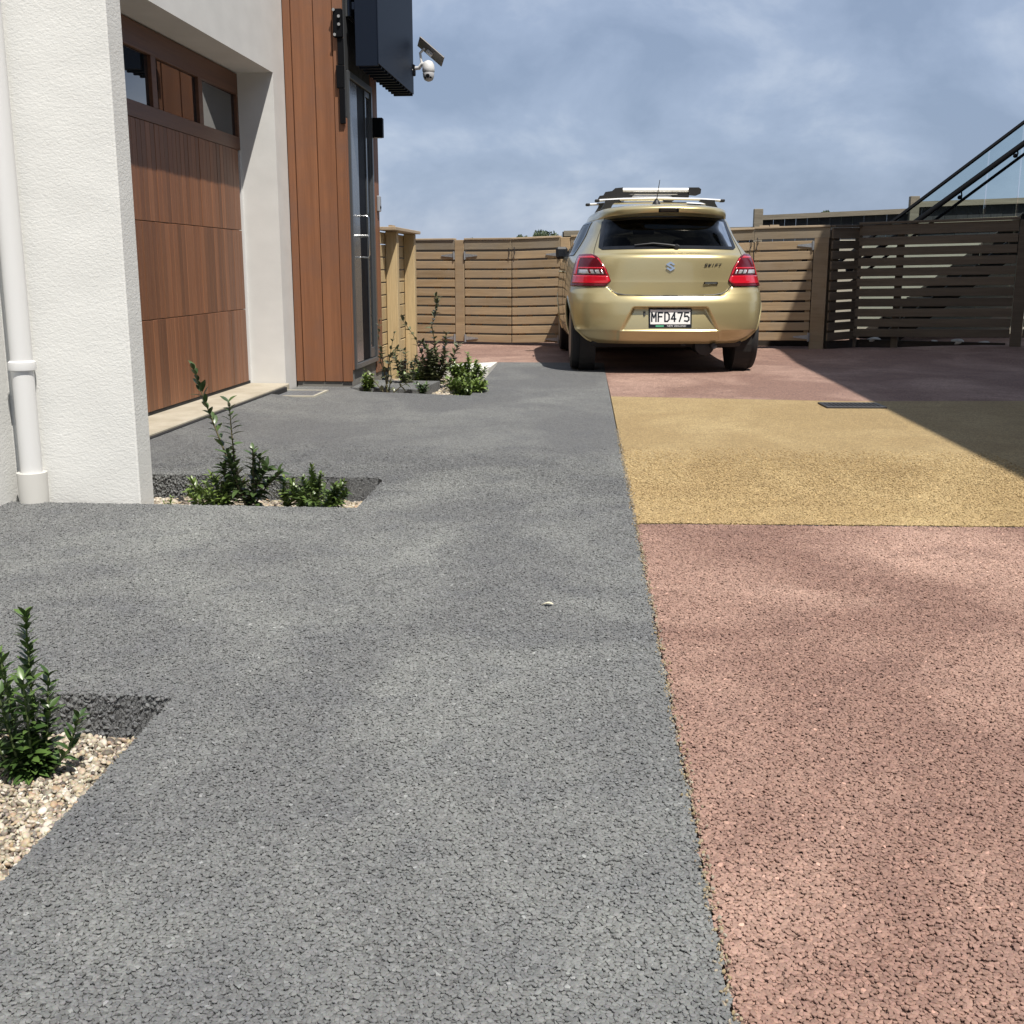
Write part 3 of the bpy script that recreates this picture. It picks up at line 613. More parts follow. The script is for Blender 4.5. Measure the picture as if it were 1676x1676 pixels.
for k in range(11): link('slat', _cache.setdefault('sf2', box_me(0, 2.6, 0, .022, 0, .092)), M['pine'], s2, (0, 0, .02 + k * PITCH))

# right fence in shade
def slat_run(root, A, B, zb0, zb1, n, off=0):
    A, B = Vector(A), Vector(B); d = B - A; wd = d.length; an = math.atan2(d.y, d.x); sl = -math.atan((zb1 - zb0) / wd)
    for k in range(n):
        z = (zb0 + zb1) / 2 + k * PITCH
        h = BH if k < n - 1 else BH + .022
        key = ('run', round(wd, 3), h)
        if key not in _cache: _cache[key] = box_me(-wd / 2 + .001, wd / 2 - .001, -.011, .011, 0, h, .003)
        c_ = (A + B) / 2; nrm = Vector((d.y, -d.x)).normalized() * random.uniform(.010, .014)
        link('slat', _cache[key], M['pine_dark'], root, (c_.x + nrm.x, c_.y + nrm.y, z), (0, sl, an))
    c_ = (A + B) / 2
    link('cap_rail', box_me(-wd / 2, wd / 2, -.05, .05, 0, .024, .003), M['pine_dark'], root, (c_.x, c_.y, (zb0 + zb1) / 2 + n * PITCH + .008), (0, sl, an))
def post_at(root, x_, y_, an, z0, z1, wx=.10, wy=.09):
    link('post', box_me(-wx / 2, wx / 2, -wy / 2, wy / 2, z0, z1, .004), M['pine_dark'], root, (x_, y_, 0), (0, 0, an))
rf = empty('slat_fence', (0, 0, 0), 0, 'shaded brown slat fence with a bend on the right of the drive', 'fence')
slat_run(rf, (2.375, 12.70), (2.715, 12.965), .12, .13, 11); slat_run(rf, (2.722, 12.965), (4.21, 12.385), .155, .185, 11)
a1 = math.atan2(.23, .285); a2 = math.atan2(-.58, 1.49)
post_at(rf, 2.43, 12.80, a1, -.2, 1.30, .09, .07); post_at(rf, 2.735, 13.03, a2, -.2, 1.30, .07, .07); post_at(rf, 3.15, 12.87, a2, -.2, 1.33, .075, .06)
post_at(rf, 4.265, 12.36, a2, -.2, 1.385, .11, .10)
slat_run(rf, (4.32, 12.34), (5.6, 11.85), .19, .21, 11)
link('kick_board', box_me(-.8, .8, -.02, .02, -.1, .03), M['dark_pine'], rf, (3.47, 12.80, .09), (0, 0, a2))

link('kick_board', box_me(-.21, .21, -.015, .015, -.15, .118), M['dark_pine'], rf, (2.545, 12.85, 0), (0, 0, a1))
# white rocks under the right fence
M['rock'] = concrete('white_rock', (.62, .60, .54), (.48, .46, .42), 14)
for k, (s, sz, lab) in enumerate(((.10, .06, 'white rock under the left end of the shaded slat fence'), (.74, .045, 'white rock under the middle of the shaded slat fence'), (.98, .065, 'largest white rock under the right half of the shaded fence'), (1.25, .05, 'small white rock under the shaded fence near its end post'))):
    rr = random.Random(k); bm = bmesh.new(); bmesh.ops.create_icosphere(bm, subdivisions=2, radius=1)
    for v in bm.verts: v.co *= rr.uniform(.85, 1.1); v.co.z *= .6; v.co.x *= 1.3
    px, py = 2.87 + s * .93, 13.07 - s * .36
    o_ = tag(link('rock', bm_mesh(bm, 'rock'), M['rock'], None, (px, py, .09 + .35 * sz), (0, 0, k)), lab, 'rock', 'white rocks beyond the shaded fence'); o_.scale = (sz, sz, sz)

# pale retaining wall, upper fence and glass balustraded stair beyond
pw = tag(box('retaining_wall', 2.62, 7.2, 14.75, 14.95, -.4, 1.24, M['pale'], None, .006), 'pale concrete wall seen through gaps of the shaded slat fence', 'wall')
bf = empty('upper_fence', (0, 15.5, 0), 0, 'weathered fence with dark boards and grey rails above the slat fence', 'fence')
def rail(name, xa, za, xb, zb, h, m, y0=-.05, y1=.0):
    bm = bmesh.new(); a_ = [bm.verts.new(p) for p in ((xa, y0, za), (xb, y0, zb), (xb, y0, zb - h), (xa, y0, za - h))]; b_ = [bm.verts.new((v.co.x, y1, v.co.z)) for v in a_]
    bm.faces.new(a_); bm.faces.new(b_[::-1])
    for i in range(4): bm.faces.new((a_[i], b_[i], b_[(i + 1) % 4], a_[(i + 1) % 4]))
    bmesh.ops.recalc_face_normals(bm, faces=bm.faces[:]); return link(name, bm_mesh(bm, name), m, bf)
rail('rail', -.6, 1.38, 1.875, 1.425, .07, M['old_timber']); rail('rail', 1.997, 1.572, 3.85, 1.648, .062, M['old_timber']); rail('rail', 3.975, 1.735, 6.6, 1.818, .07, M['old_timber'])
rail('rail', 3.975, 1.495, 6.6, 1.61, .07, M['old_timber'])
for xp, zt in ((1.935, 1.65), (3.91, 1.80)):
    link('post', box_me(-.058, .058, -.06, .04, -.3, zt, .004), M['old_timber'], bf, (xp, -.03, 0))
for k in range(32):
    xk = 2.0 + k * .145; zt = 1.535 + (xk - 2) * .04 if xk < 3.85 else 1.70 + (xk - 3.97) * .03
    link('board', _cache.setdefault(('bfb', round(zt, 2)), box_me(-.07, .07, .002, .022, .1, zt)), M['dark_board'], bf, (xk + .07, random.uniform(0, .006), 0))
for k in range(18): link('board', _cache.setdefault('bfl', box_me(-.07, .07, .002, .022, .1, 1.37)), M['dark_board'], bf, (-.55 + k * .145, 0, 0))
# stair
k13 = 13.6 / 14
st = empty('stair', (3.2, 13.6, 0), 0, 'outdoor stair with black handrails and glass balustrade at upper right', 'stair')
def sp(x_, z_): return ((x_ * k13 - 3.2), (z_ - .91) * k13 + .91)
def srail(name, xa, za, xb, zb, r_, y_, ext=1.5, back=.3):
    (xa, za), (xb, zb) = sp(xa, za), sp(xb, zb); g_ = (zb - za) / (xb - xa)
    tube(name, [(xa - back, y_, za - back * g_), (xb + ext, y_, zb + ext * g_)], r_, M['black'], st, 8)
srail('handrail', 3.262, 1.394, 4.70, 2.526, .021, .0, back=.9); srail('handrail', 3.516, 1.40, 4.72, 2.313, .032, -.12, back=.7); srail('bottom_rail', 3.752, 1.413, 4.732, 2.175, .017, .0, back=.9)
gl_ = glass('green_tint_glass', (.90, .955, .95)); gslope = .787
for xa, xb in ((3.0, 4.335), (4.352, 4.70), (4.717, 5.6)):
    (xa_, _), (xb_, _) = sp(xa, 1), sp(xb, 1)
    pts = [(xa, 1.394 + (xa - 3.262) * gslope - .015), (xb, 1.394 + (xb - 3.262) * gslope - .015), (xb, .3 + max(0, (xb - 4.4)) * .5), (xa, .2)]
    poly_prism('glass_pane', [sp(*p) for p in pts], -.006, .006, gl_, st)
for xa, zz in ((4.051, 1.701), (4.635, 2.159)):
    x_, z_ = sp(xa, zz); bm = bmesh.new(); add_lathe(bm, [(.022, -.03), (.024, -.024), (.024, .0), (.02, .006)], 14, 'y', (x_, 0, z_)); add_tube(bm, [(x_, -.03, z_), (x_ - .005, -.10, z_ + .01), (x_ - .02, -.12, z_ + .06)], .008, 6)
    link('bracket', bm_mesh(bm, 'bracket', True), M['black'], st)
for y_ in (.05, .95):
    poly_prism('stringer', [(-.25, -.05), (.05, -.05), (2.6, 1.95), (2.6, 2.2)], y_, y_ + .05, M['dark_pine'], st)
for k in range(9): link('tread', box_me(0, .30, .1, .94, 0, .04), M['dark_pine'], st, (-.05 + k * .26, 0, .10 + k * .2046))

# ------------------------------------------------------------------ drains, step, litter
gd1 = empty('drain_grate', (-2.28, 8.15, 0), 0, 'pale framed drain grate in the grey path before the garage', 'drain grate')
for b_ in ((-.20, .20, -.20, -.18), (-.20, .20, .18, .20), (-.20, -.18, -.1795, .1795), (.18, .20, -.1795, .1795)): link('frame', box_me(b_[0], b_[1], b_[2], b_[3], -.02, .008), M['pale'], gd1)
for k in range(14): link('bar', _cache.setdefault('gbar', box_me(-.179, .179, -.004, .004, -.01, .004)), M['galv'], gd1, (0, -.168 + k * .0258, 0))
for k in range(9): link('cross_bar', _cache.setdefault('gbar2', box_me(-.003, .003, -.179, .179, -.012, .003)), M['galv'], gd1, (-.16 + k * .04, 0, 0))
link('sump', box_me(-.18, .18, -.18, .18, -.02, -.0125), M['void'], gd1)
gd2 = empty('drain_grate', (1.65, 7.76, -.004), R(3), 'dark iron drain grate in the yellow drive at the shade edge', 'drain grate')
for b_ in ((-.22, .22, -.21, -.175), (-.22, .22, .175, .21), (-.22, -.185, -.1745, .1745), (.185, .22, -.1745, .1745)): link('frame', box_me(b_[0], b_[1], b_[2], b_[3], -.03, .012, .002), M['iron'], gd2)
for k in range(11): link('bar', _cache.setdefault('gbar3', box_me(-.010, .010, -.174, .174, -.02, .009)), M['iron'], gd2, (-.165 + k * .033, 0, 0))
link('sump', box_me(-.18, .18, -.17, .17, -.03, -.0205), M['void'], gd2); gd2.scale = (.9, .62, .75)
bm = bmesh.new(); pts = [(-1.60, 10.28), (-1.075, 10.28), (-1.065, 11.04), (-1.62, 10.62)]
a_ = [bm.verts.new((x_, y_, .005)) for x_, y_ in pts]; b_ = [bm.verts.new((x_, y_, -.11)) for x_, y_ in pts]; bm.faces.new(a_)
for i in range(4): bm.faces.new((a_[i], b_[i], b_[(i + 1) % 4], a_[(i + 1) % 4]))
bmesh.ops.recalc_face_normals(bm, faces=bm.faces[:])
tag(link('concrete_step', bm_mesh(bm, 'concrete_step'), M['step']), 'pale concrete slab edge behind the shrubs near the entrance', 'slab')
def leaf_me(l, wd, curl=.25, fold=.15, n=4):
    bm = bmesh.new(); rows = []
    for i in range(n + 1):
        t = i / n; hw = wd / 2 * (math.sin(math.pi * min(1, t * .92 + .06)) ** .8); zc = -curl * l * t * t
        rows.append([bm.verts.new((-hw, l * t, zc + fold * hw)), bm.verts.new((0, l * t, zc)), bm.verts.new((hw, l * t, zc + fold * hw))])
    for q, s in zip(rows, rows[1:]):
        for k in (0, 1): bm.faces.new((q[k], q[k + 1], s[k + 1], s[k]))
    return bm_mesh(bm, 'leaf', True)
dl = tag(link('dry_leaf', leaf_me(.035, .016, .4, .5), mat('dry_leaf', (.55, .52, .40), .6), None, (-.135, 2.98, .004), (.2, 0, 1.3)), 'small dry pale leaf lying on the grey path', 'leaf')

# ------------------------------------------------------------------ plants
def leaf_mat(name, ca, cb, rough=.35):
    m = mat(name, ca, rough); oi = N(m, 'ObjectInfo'); g = N(m, 'NewGeometry')
    n_ = N(m, 'TexNoise', Scale=25, Detail=2); L(m, g.outputs['Position'], n_.inputs['Vector'])
    mx = N(m, 'Math', operation='MULTIPLY_ADD'); L(m, n_.outputs['Fac'], mx.inputs[0]); mx.inputs[1].default_value = .8; L(m, oi.outputs['Random'], mx.inputs[2])
    L(m, mixc(m, ramp(m, mx.outputs[0], [(.3, 0.), (1.3, 1.)]), ca, cb), bsdf(m).inputs['Base Color'])
    bsdf(m).inputs['Subsurface Weight'].default_value = .0
    return m
M['leaf_dark'] = leaf_mat('dark_leaf', (.022, .040, .016), (.065, .105, .035)); M['leaf_fresh'] = leaf_mat('fresh_leaf', (.05, .085, .02), (.15, .21, .055))
M['leaf_hebe'] = leaf_mat('glossy_leaf', (.022, .050, .014), (.085, .145, .035)); M['leaf_olive'] = leaf_mat('olive_leaf', (.05, .06, .032), (.11, .12, .062))
M['stem'] = mat('stem', (.10, .085, .04), .7); M['stem_green'] = mat('green_stem', (.09, .12, .04), .6)
def orient(d, roll=0):
    q = Vector(d).to_track_quat('Y', 'Z'); return q @ Euler((0, roll, 0)).to_quaternion()
def shoot_points(path, n):
    P = [Vector(p) for p in path]; out = []
    for i in range(n):
        t = i / max(1, n - 1) * (len(P) - 1); k = min(int(t), len(P) - 2); out.append((P[k].lerp(P[k + 1], t - k), (P[k + 1] - P[k]).normalized(), i / max(1, n - 1)))
    return out
def plant(name, loc, label, shoots, leaves_individual, leafm, lsize, lwid, stemm, cat='shrub', group=None, rstem=.003, rnd=1):
    """shoots: list of (path, nleaves, pairs_per_node, spread angle, size factor base, tip)"""
    rr = random.Random(rnd); root = empty(name, loc, 0, label, cat, group)
    bm = bmesh.new()
    for path, *_ in shoots: add_tube(bm, path, [rstem * (1 - .6 * i / (len(path) - 1)) for i in range(len(path))], 6)
    link('stem', bm_mesh(bm, 'stem', True), stemm, root)
    lm = [leaf_me(1, lwid / lsize, c_, .3) for c_ in (.15, .3, .45)]
    for m_ in lm: m_.materials.append(leafm)
    allp = []
    for path, n, per, spread, s0, s1 in shoots:
        for p, d, t in shoot_points(path, n):
            if t < .04: continue
            a0 = rr.uniform(0, 6.28)
            side = d.orthogonal().normalized()
            for k in range(per):
                ang = a0 + k * 2 * math.pi / per + rr.uniform(-.3, .3)
                o_ = Matrix.Rotation(ang, 3, d) @ side
                sprd = spread * (1 - .45 * t) * rr.uniform(.75, 1.2)
                dv = (d * math.cos(sprd) + o_ * math.sin(sprd)).normalized()
                sc = lsize * (s0 + (s1 - s0) * t) * rr.uniform(.7, 1.15)
                allp.append((p, dv, sc, rr.uniform(-.5, .5), rr.randrange(3)))
    if leaves_individual:
        for p, dv, sc, rl, k in allp[:300]:
            o_ = bpy.data.objects.new('leaf', lm[k]); COL.objects.link(o_); o_.parent = root; o_.location = p; o_.rotation_mode = 'QUATERNION'; o_.rotation_quaternion = orient(dv, rl); o_.scale = (sc, sc, sc)
        allp = allp[300:]
    if allp:
        V, F = [], []
        tmpl = [([v.co.copy() for v in m_.vertices], [tuple(f.vertices) for f in m_.polygons]) for m_ in lm]
        for p, dv, sc, rl, k in allp:
            q = orient(dv, rl); b0 = len(V); vs3, fs3 = tmpl[k]
            V += [tuple(p + q @ (v * sc)) for v in vs3]; F += [tuple(i + b0 for i in f) for f in fs3]
        me = bpy.data.meshes.new('foliage'); me.from_pydata(V, [], F); me.shade_smooth(); o_ = link('foliage', me, leafm, root); o_['kind'] = 'stuff'
    return root
def bushy(rr, n, rad, h, lean=(0, 0)):
    out = []
    for i in range(n):
        a0 = rr.uniform(0, 6.28); r_ = rad * math.sqrt(rr.uniform(.05, 1)); hh = h * rr.uniform(.55, 1.0) * (1 - .35 * (r_ / rad) ** 2)
        b_ = Vector((r_ * .25 * math.cos(a0), r_ * .25 * math.sin(a0), 0)); e_ = Vector((r_ * math.cos(a0) + lean[0], r_ * math.sin(a0) + lean[1], hh))
        out.append([b_, b_.lerp(e_, .5) + Vector((rr.uniform(-.02, .02), rr.uniform(-.02, .02), .1 * hh)), e_])
    return out
# near left shrub: dense upright shoots
rr = random.Random(3)
hb_sh = []
for (ex, ey, h_, n_) in ((.0, .02, .335, 36), (.01, -.03, .22, 18), (-.05, .0, .26, 22), (-.085, .03, .25, 20), (.03, .02, .14, 11), (-.03, -.05, .19, 15), (-.12, -.01, .27, 20), (.02, .05, .20, 15), (-.06, -.06, .15, 11), (-.14, .03, .2, 14)):
    hb_sh.append(([(0, 0, 0), (ex * .6, ey * .6, h_ * .3), (ex, ey, h_)], n_, 4, 1.2, 1.0, .75))
hb_sh.append(([(.02, 0, .0), (.07, .01, .06), (.09, .02, .125)], 9, 3, 1.0, .9, .8))
plant('shrub', (-1.135, 2.03, -.10), 'dark glossy upright shrub in the gravel at the left edge', hb_sh, True, M['leaf_hebe'], .043, .0165, M['stem_green'], rnd=5, rstem=.004)
# second planter
sap = [([(0, 0, -.02), (-.03, .0, .12), (-.05, .0, .24), (-.055, 0, .36), (-.06, 0, .47)], 24, 2, 1.35, 1.0, .8),
       ([(-.01, 0, .06), (-.07, .01, .2), (-.13, .02, .36), (-.17, .02, .48), (-.205, .02, .60)], 22, 2, .95, .9, 1.0),
       ([(0, 0, .02), (.04, .0, .12), (.09, -.01, .2)], 12, 4, 1.3, 1.15, 1.0), ([(0, 0, .0), (.02, .02, .14), (.03, .0, .27)], 13, 3, 1.35, 1.15, .9), ([(0, 0, .02), (-.03, -.03, .13), (-.07, -.02, .26)], 13, 3, 1.35, 1.15, .9), ([(0, 0, .0), (.07, .02, .11), (.13, .02, .17)], 11, 3, 1.3, 1.1, .9), ([(0, 0, .06), (.045, .02, .17), (.05, .03, .24)], 11, 3, 1.3, 1.0, .9), ([(-.03, 0, .1), (-.09, 0, .17), (-.10, 0, .2)], 8, 3, 1.3, 1.0, .9), ([(-.02, 0, .08), (-.04, -.02, .16), (-.06, -.03, .22)], 9, 3, 1.3, 1., .9)]
plant('sapling', (-1.478, 4.50, -.10), 'tall thin sapling with two leafy stems between low shrubs', sap, True, M['leaf_dark'], .052, .023, M['stem'], 'sapling', rnd=8, rstem=.005)
def bush(loc, label, n, rad, h, leafm, ls, lw, seed, group, nl=8, per=3):
    r2 = random.Random(seed)
    return plant('shrub', loc, label, [(p, nl, per, 1.2, 1., .8) for p in bushy(r2, n, rad, h)], False, leafm, ls, lw, M['stem_green'], 'shrub', group, rnd=seed, rstem=.003)
G2 = 'low shrubs in the planters'
bush((-1.63, 4.53, -.105), 'low green shrub left of the tall thin sapling', 20, .13, .19, M['leaf_fresh'], .040, .017, 21, G2, 10, 4)
bush((-1.19, 4.50, -.105), 'bright green low shrub at the planter corner right of the sapling', 22, .15, .19, M['leaf_fresh'], .040, .017, 22, G2, 10, 4)
bush((-1.20, 4.55, -.105), 'upright leafy spike in the middle of the corner shrub', 4, .03, .27, M['leaf_fresh'], .038, .017, 23, G2, 16, 4)
bush((-1.33, 4.56, -.105), 'narrow small green shrub just right of the sapling stem', 4, .035, .17, M['leaf_fresh'], .036, .016, 24, G2, 11, 4)
bush((-1.80, 4.52, -.105), 'tiny green sprig beside the white wing wall', 4, .05, .07, M['leaf_fresh'], .024, .01, 25, G2, 4)
# third planter by the entrance
G3 = 'plants in the entrance planter'
bush((-1.84, 8.63, -.05), 'small green shrub at the foot of the cedar corner', 9, .07, .17, M['leaf_fresh'], .045, .024, 31, G3, 9, 4)
bush((-1.06, 8.40, -.06), 'dark green shrub at the near right corner of the entrance planter', 22, .16, .2, M['leaf_fresh'], .05, .026, 32, G3, 10, 4)
bush((-1.10, 9.0, -.06), 'rounded green shrub before the pale slab', 22, .15, .33, M['leaf_fresh'], .05, .027, 33, G3, 12, 4)
bush((-1.36, 8.36, -.06), 'little dark sprig left of the near right entrance shrub', 6, .06, .16, M['leaf_dark'], .045, .022, 34, G3)
bush((-1.62, 9.6, -.07), 'low leafy green mound beside the side fence post', 14, .16, .14, M['leaf_fresh'], .055, .028, 35, G3, 10, 4)
bush((-1.44, 9.40, -.07), 'dense olive leaved undergrowth at the foot of the tall entrance sapling', 16, .15, .36, M['leaf_olive'], .06, .03, 36, G3, 11, 4)
bush((-1.60, 9.05, -.03), 'loose olive tuft beside the tall entrance sapling', 7, .12, .36, M['leaf_olive'], .05, .026, 37, G3, 9, 3)
tall = [([(0, 0, 0), (.02, 0, .25), (-.02, .0, .5), (.03, 0, .66), (.02, 0, .74)], 24, 2, 1.1, 1., .75), ([(0, 0, 0), (-.08, 0, .2), (-.16, 0, .4), (-.26, .0, .54)], 12, 2, 1.1, 1., .8), ([(0, 0, .05), (.08, 0, .25), (.1, 0, .42)], 12, 3, 1.1, 1., .8), ([(0, 0, .1), (-.05, 0, .28), (-.1, 0, .36)], 12, 3, 1.1, 1., .8), ([(0, 0, .05), (.14, 0, .2), (.2, 0, .34)], 12, 3, 1.1, 1., .8), ([(0, 0, .05), (0, .05, .2), (.0, .02, .33)], 12, 3, 1.1, 1., .8), ([(0, 0, .05), (-.12, .05, .15), (-.16, .02, .2)], 10, 3, 1.1, 1., .8)]
plant('sapling', (-1.44, 9.45, -.07), 'tall olive leaved sapling before the far fence posts', tall, False, M['leaf_olive'], .068, .034, M['stem'], 'sapling', 'thin saplings', rnd=41, rstem=.006)
twig = [([(0, 0, 0), (-.02, 0, .2), (-.06, .0, .45), (-.05, 0, .57)], 10, 2, 1.0, 1., .6), ([(0, 0, 0), (.03, 0, .15), (.02, .0, .3), (.06, 0, .48)], 10, 2, 1.0, 1., .6), ([(0, 0, 0), (-.1, 0, .12), (-.16, 0, .2)], 6, 2, 1.1, 1., .8), ([(0, 0, 0), (.1, 0, .08), (.17, 0, .12)], 5, 2, 1.1, 1., .8), ([(0, 0, .1), (.02, 0, .3), (.08, 0, .36)], 9, 3, 1.1, 1., .8), ([(0, 0, .1), (-.05, 0, .28), (-.04, 0, .36)], 8, 3, 1.1, 1., .8)]
plant('sapling', (-1.66, 8.50, -.06), 'sparse twiggy sapling standing in front of the entrance pad', twig, False, M['leaf_olive'], .055, .028, M['stem'], 'sapling', 'thin saplings', rnd=42, rstem=.005)

# ------------------------------------------------------------------ far trees on the rise beyond
M['tree'] = leaf_mat('tree_leaf', (.045, .065, .035), (.075, .10, .05), .7)
def tree(x_, y_, h, rad, label, seed):
    zg = -.24 - .008 * min(180, math.hypot(x_, y_ - 6)); t = empty('tree', (x_, y_, zg), 0, label, 'tree', 'trees on the horizon beyond the fence'); r3 = random.Random(seed); h -= zg
    bm = bmesh.new(); add_tube(bm, [(0, 0, 0), (.1, 0, h * .5), (0, 0, h * .8)], [.3, .2, .08], 7)
    for k in range(4): a0 = r3.uniform(0, 6.28); add_tube(bm, [(.1, 0, h * .5), (rad * .6 * math.cos(a0), rad * .6 * math.sin(a0), h * .8)], [.14, .04], 5)
    link('trunk', bm_mesh(bm, 'trunk'), M['stem'], t)
    bm = bmesh.new(); cl = [(Vector((r3.uniform(-1, 1) * rad * .75, r3.uniform(-1, 1) * rad * .5, h * r3.uniform(.72, .9))), rad * r3.uniform(.3, .5)) for _ in range(7)]
    for k in range(1300):
        c_, r_ = r3.choice(cl); d_ = Vector((r3.gauss(0, 1), r3.gauss(0, 1), r3.gauss(0, .8))).normalized() * r_ * r3.uniform(.5, 1.05); p = c_ + d_; s_ = .28 * r3.uniform(.6, 1.3)
        if p.z > h: p.z = h - r3.uniform(0, .4)
        q = Euler((r3.uniform(0, 3), r3.uniform(0, 3), r3.uniform(0, 6))).to_matrix()
        bm.faces.new([bm.verts.new(p + q @ Vector(v)) for v in ((-s_, 0, 0), (0, -s_ * .6, 0), (s_, 0, 0), (0, s_ * .6, 0))])
    link('crown', bm_mesh(bm, 'crown'), M['tree'], t)
tree(-12.6, 250, 8.75, 3.4, 'broad far tree crown above the fence just left of the car', 1)
tree(-15.6, 252, 8.5, 1.5, 'small round far tree beside the broad crown above the fence', 2)
tree(-18.4, 250, 7.9, 2.0, 'low far tree left of the broad crown above the fence', 3)
tree(-28.6, 250, 7.5, 1.3, 'lone tiny far tree crown above the middle of the left gates', 4)
tree(29.4, 160, 8.9, 1.0, 'spindly far tree above the upper fence rail', 5); tree(31.7, 160, 8.85, 1.2, 'right hand far tree above the upper fence rail', 6); tree(27.7, 160, 8.5, .9, 'leftmost far tree above the upper fence rail', 7)

# ------------------------------------------------------------------ the car
car = empty('parked_car', (.54, 9.92, 0), R(4.7), 'gold hatchback with silver roof bars parked with its tail to us', 'car')
paint = mat('gold_paint', (.52, .44, .23), .30, .6); bsdf(paint).inputs['Coat Weight'].default_value = .8; bsdf(paint).inputs['Coat Roughness'].default_value = .06
n_ = N(paint, 'TexNoise', Scale=900, Detail=1); g_n = N(paint, 'TexCoord'); L(paint, g_n.outputs['Object'], n_.inputs['Vector'])
L(paint, mixc(paint, n_.outputs['Fac'], (.46, .385, .195), (.60, .51, .28)), bsdf(paint).inputs['Base Color'])
M['trim'] = mat('black_trim', (.012, .012, .013), .5); M['gloss_black'] = mat('gloss_black', (.008, .008, .009), .12)
M['carglass'] = glass('car_glass', (.30, .33, .34), 1.22); M['rearglass'] = glass('privacy_glass', (.085, .10, .12), 1.14)
M['red'] = mat('red_lens', (.52, .010, .022), .12); bsdf(M['red']).inputs['Coat Weight'].default_value = 1; M['red_dark'] = mat('dark_red_lens', (.10, .008, .014), .12); M['clear'] = mat('clear_lens', (.62, .60, .60), .15, .5)
M['silver'] = mat('bar_silver', (.78, .78, .78), .35, .25); M['cabin'] = mat('cabin_dark', (.020, .020, .022), .85); M['chrome'] = mat('chrome', (.75, .76, .78), .12, 1)
KEY = np.array([
 # z,   yr,   Wr,   Wm,   yf,  crown
 (.255, .130, .765, .81, 3.68, 0), (.285, .085, .795, .825, 3.76, 0), (.365, .022, .838, .845, 3.82, 0), (.375, .010, .842, .847, 3.83, 0), (.50, .000, .853, .860, 3.84, 0), (.60, .012, .857, .8675, 3.82, 0), (.68, .048, .855, .8675, 3.78, 0), (.74, .090, .845, .866, 3.72, 0),
 (.80, .104, .828, .860, 3.60, 0), (.90, .108, .795, .850, 3.35, 0), (.98, .116, .765, .835, 3.05, .004), (1.015, .135, .748, .825, 2.93, .008), (1.03, .165, .735, .815, 2.88, .008), (1.06, .195, .715, .80, 2.80, .010), (1.20, .305, .635, .735, 2.45, .020), (1.350, .420, .585, .662, 2.12, .028),
 (1.360, .385, .566, .652, 2.10, .030), (1.375, .325, .56, .645, 2.08, .032), (1.41, .315, .560, .63, 2.03, .030), (1.432, .335, .555, .605, 1.98, .028), (1.446, .40, .535, .575, 1.90, .026), (1.457, .60, .47, .50, 1.8, .022), (1.465, .80, .36, .37, 1.65, .014), (1.470, 1.05, .18, .18, 1.45, .005)])
def pchip(xk, yk, xq):
    h = np.diff(xk); d = np.diff(yk) / h; m = np.zeros(len(xk)); m[0], m[-1] = d[0], d[-1]
    for i in range(1, len(xk) - 1):
        if d[i - 1] * d[i] > 0:
            w1, w2 = 2 * h[i] + h[i - 1], h[i] + 2 * h[i - 1]; m[i] = (w1 + w2) / (w1 / d[i - 1] + w2 / d[i])
    i = np.clip(np.searchsorted(xk, xq) - 1, 0, len(h) - 1); t = (xq - xk[i]) / h[i]
    return (1 + 2 * t) * (1 - t) ** 2 * yk[i] + t * (1 - t) ** 2 * h[i] * m[i] + t * t * (3 - 2 * t) * yk[i + 1] + t * t * (t - 1) * h[i] * m[i + 1]
ss = lambda v, a_, b_: (lambda t: t * t * (3 - 2 * t))(np.clip((v - a_) / (b_ - a_), 0, 1))
NE, DR, DF = 2.9, .52, .75
def surf(u, z, disp=True):
    """u in [-3,3]: 0 rear centre, 1 end of the rear corner, 2 start of the front corner, 3 front centre; negative = left"""
    u, z = np.broadcast_arrays(np.asarray(u, float), np.asarray(z, float)); sg = np.where(u < 0, -1., 1.); a_ = np.abs(u)
    yr, Wr, Wm, yf, cr = (pchip(KEY[:, 0], KEY[:, k], z) for k in range(1, 6))
    sc = np.minimum(1, (yf - yr) / 1.6); dr, df = DR * sc, DF * sc
    def pol(t):
        s_, c_ = np.sin(t * np.pi / 2), np.cos(t * np.pi / 2); q = (np.abs(s_) ** NE + np.abs(c_) ** NE) ** (1 / NE); return s_ / q, c_ / q
    sr, c_r = pol(np.clip(a_, 0, 1)); sf, c_f = pol(np.clip(3 - a_, 0, 1))
    y = np.where(a_ <= 1, yr + dr * (1 - c_r), np.where(a_ <= 2, yr + dr + (yf - df - yr - dr) * (a_ - 1), yf - df + df * c_f))
    s_ = np.where(a_ <= 1, sr, np.where(a_ <= 2, 1, sf))
    W = Wr + (Wm - Wr) * ss(y, yr + .15, yr + 1.15); W = W * (1 - .06 * ss(y, 2.7, 3.6))
    x = W * s_; zz = z - cr * (x / np.maximum(Wr, .3)) ** 2
    if disp:
        ax = np.abs(x); rear = (a_ <= 1)
        hw = .315 + (.57 - np.clip(z, .37, .57)) / .2 * .105
        mk = ss(hw - ax, -.008, .012) * ss(z, .372, .380) * ss(.572 - z, -.006, .014)
        y = y + np.where(rear, mk * (.010 + .048 * np.clip((z - .378) / .19, 0, 1)), 0)
        mv = ss(.445 - ax, -.006, .010) * ss(.372 - z, -.002, .006); y = y + np.where(rear, mv * -.012, 0)
        tw = np.interp(z, [.66, .70, .745, .79, 1.03, 1.2], [.44, .50, .545, .505, .615, .64])
        mt = ss(tw - ax, -.004, .010) * ss(z, .664, .670); y = y + np.where(rear & (z < .82), mt * np.maximum(0, .102 - yr), 0)
        # handle recess of the tailgate above the bumper
    return np.stack([x * sg, y, zz], -1)
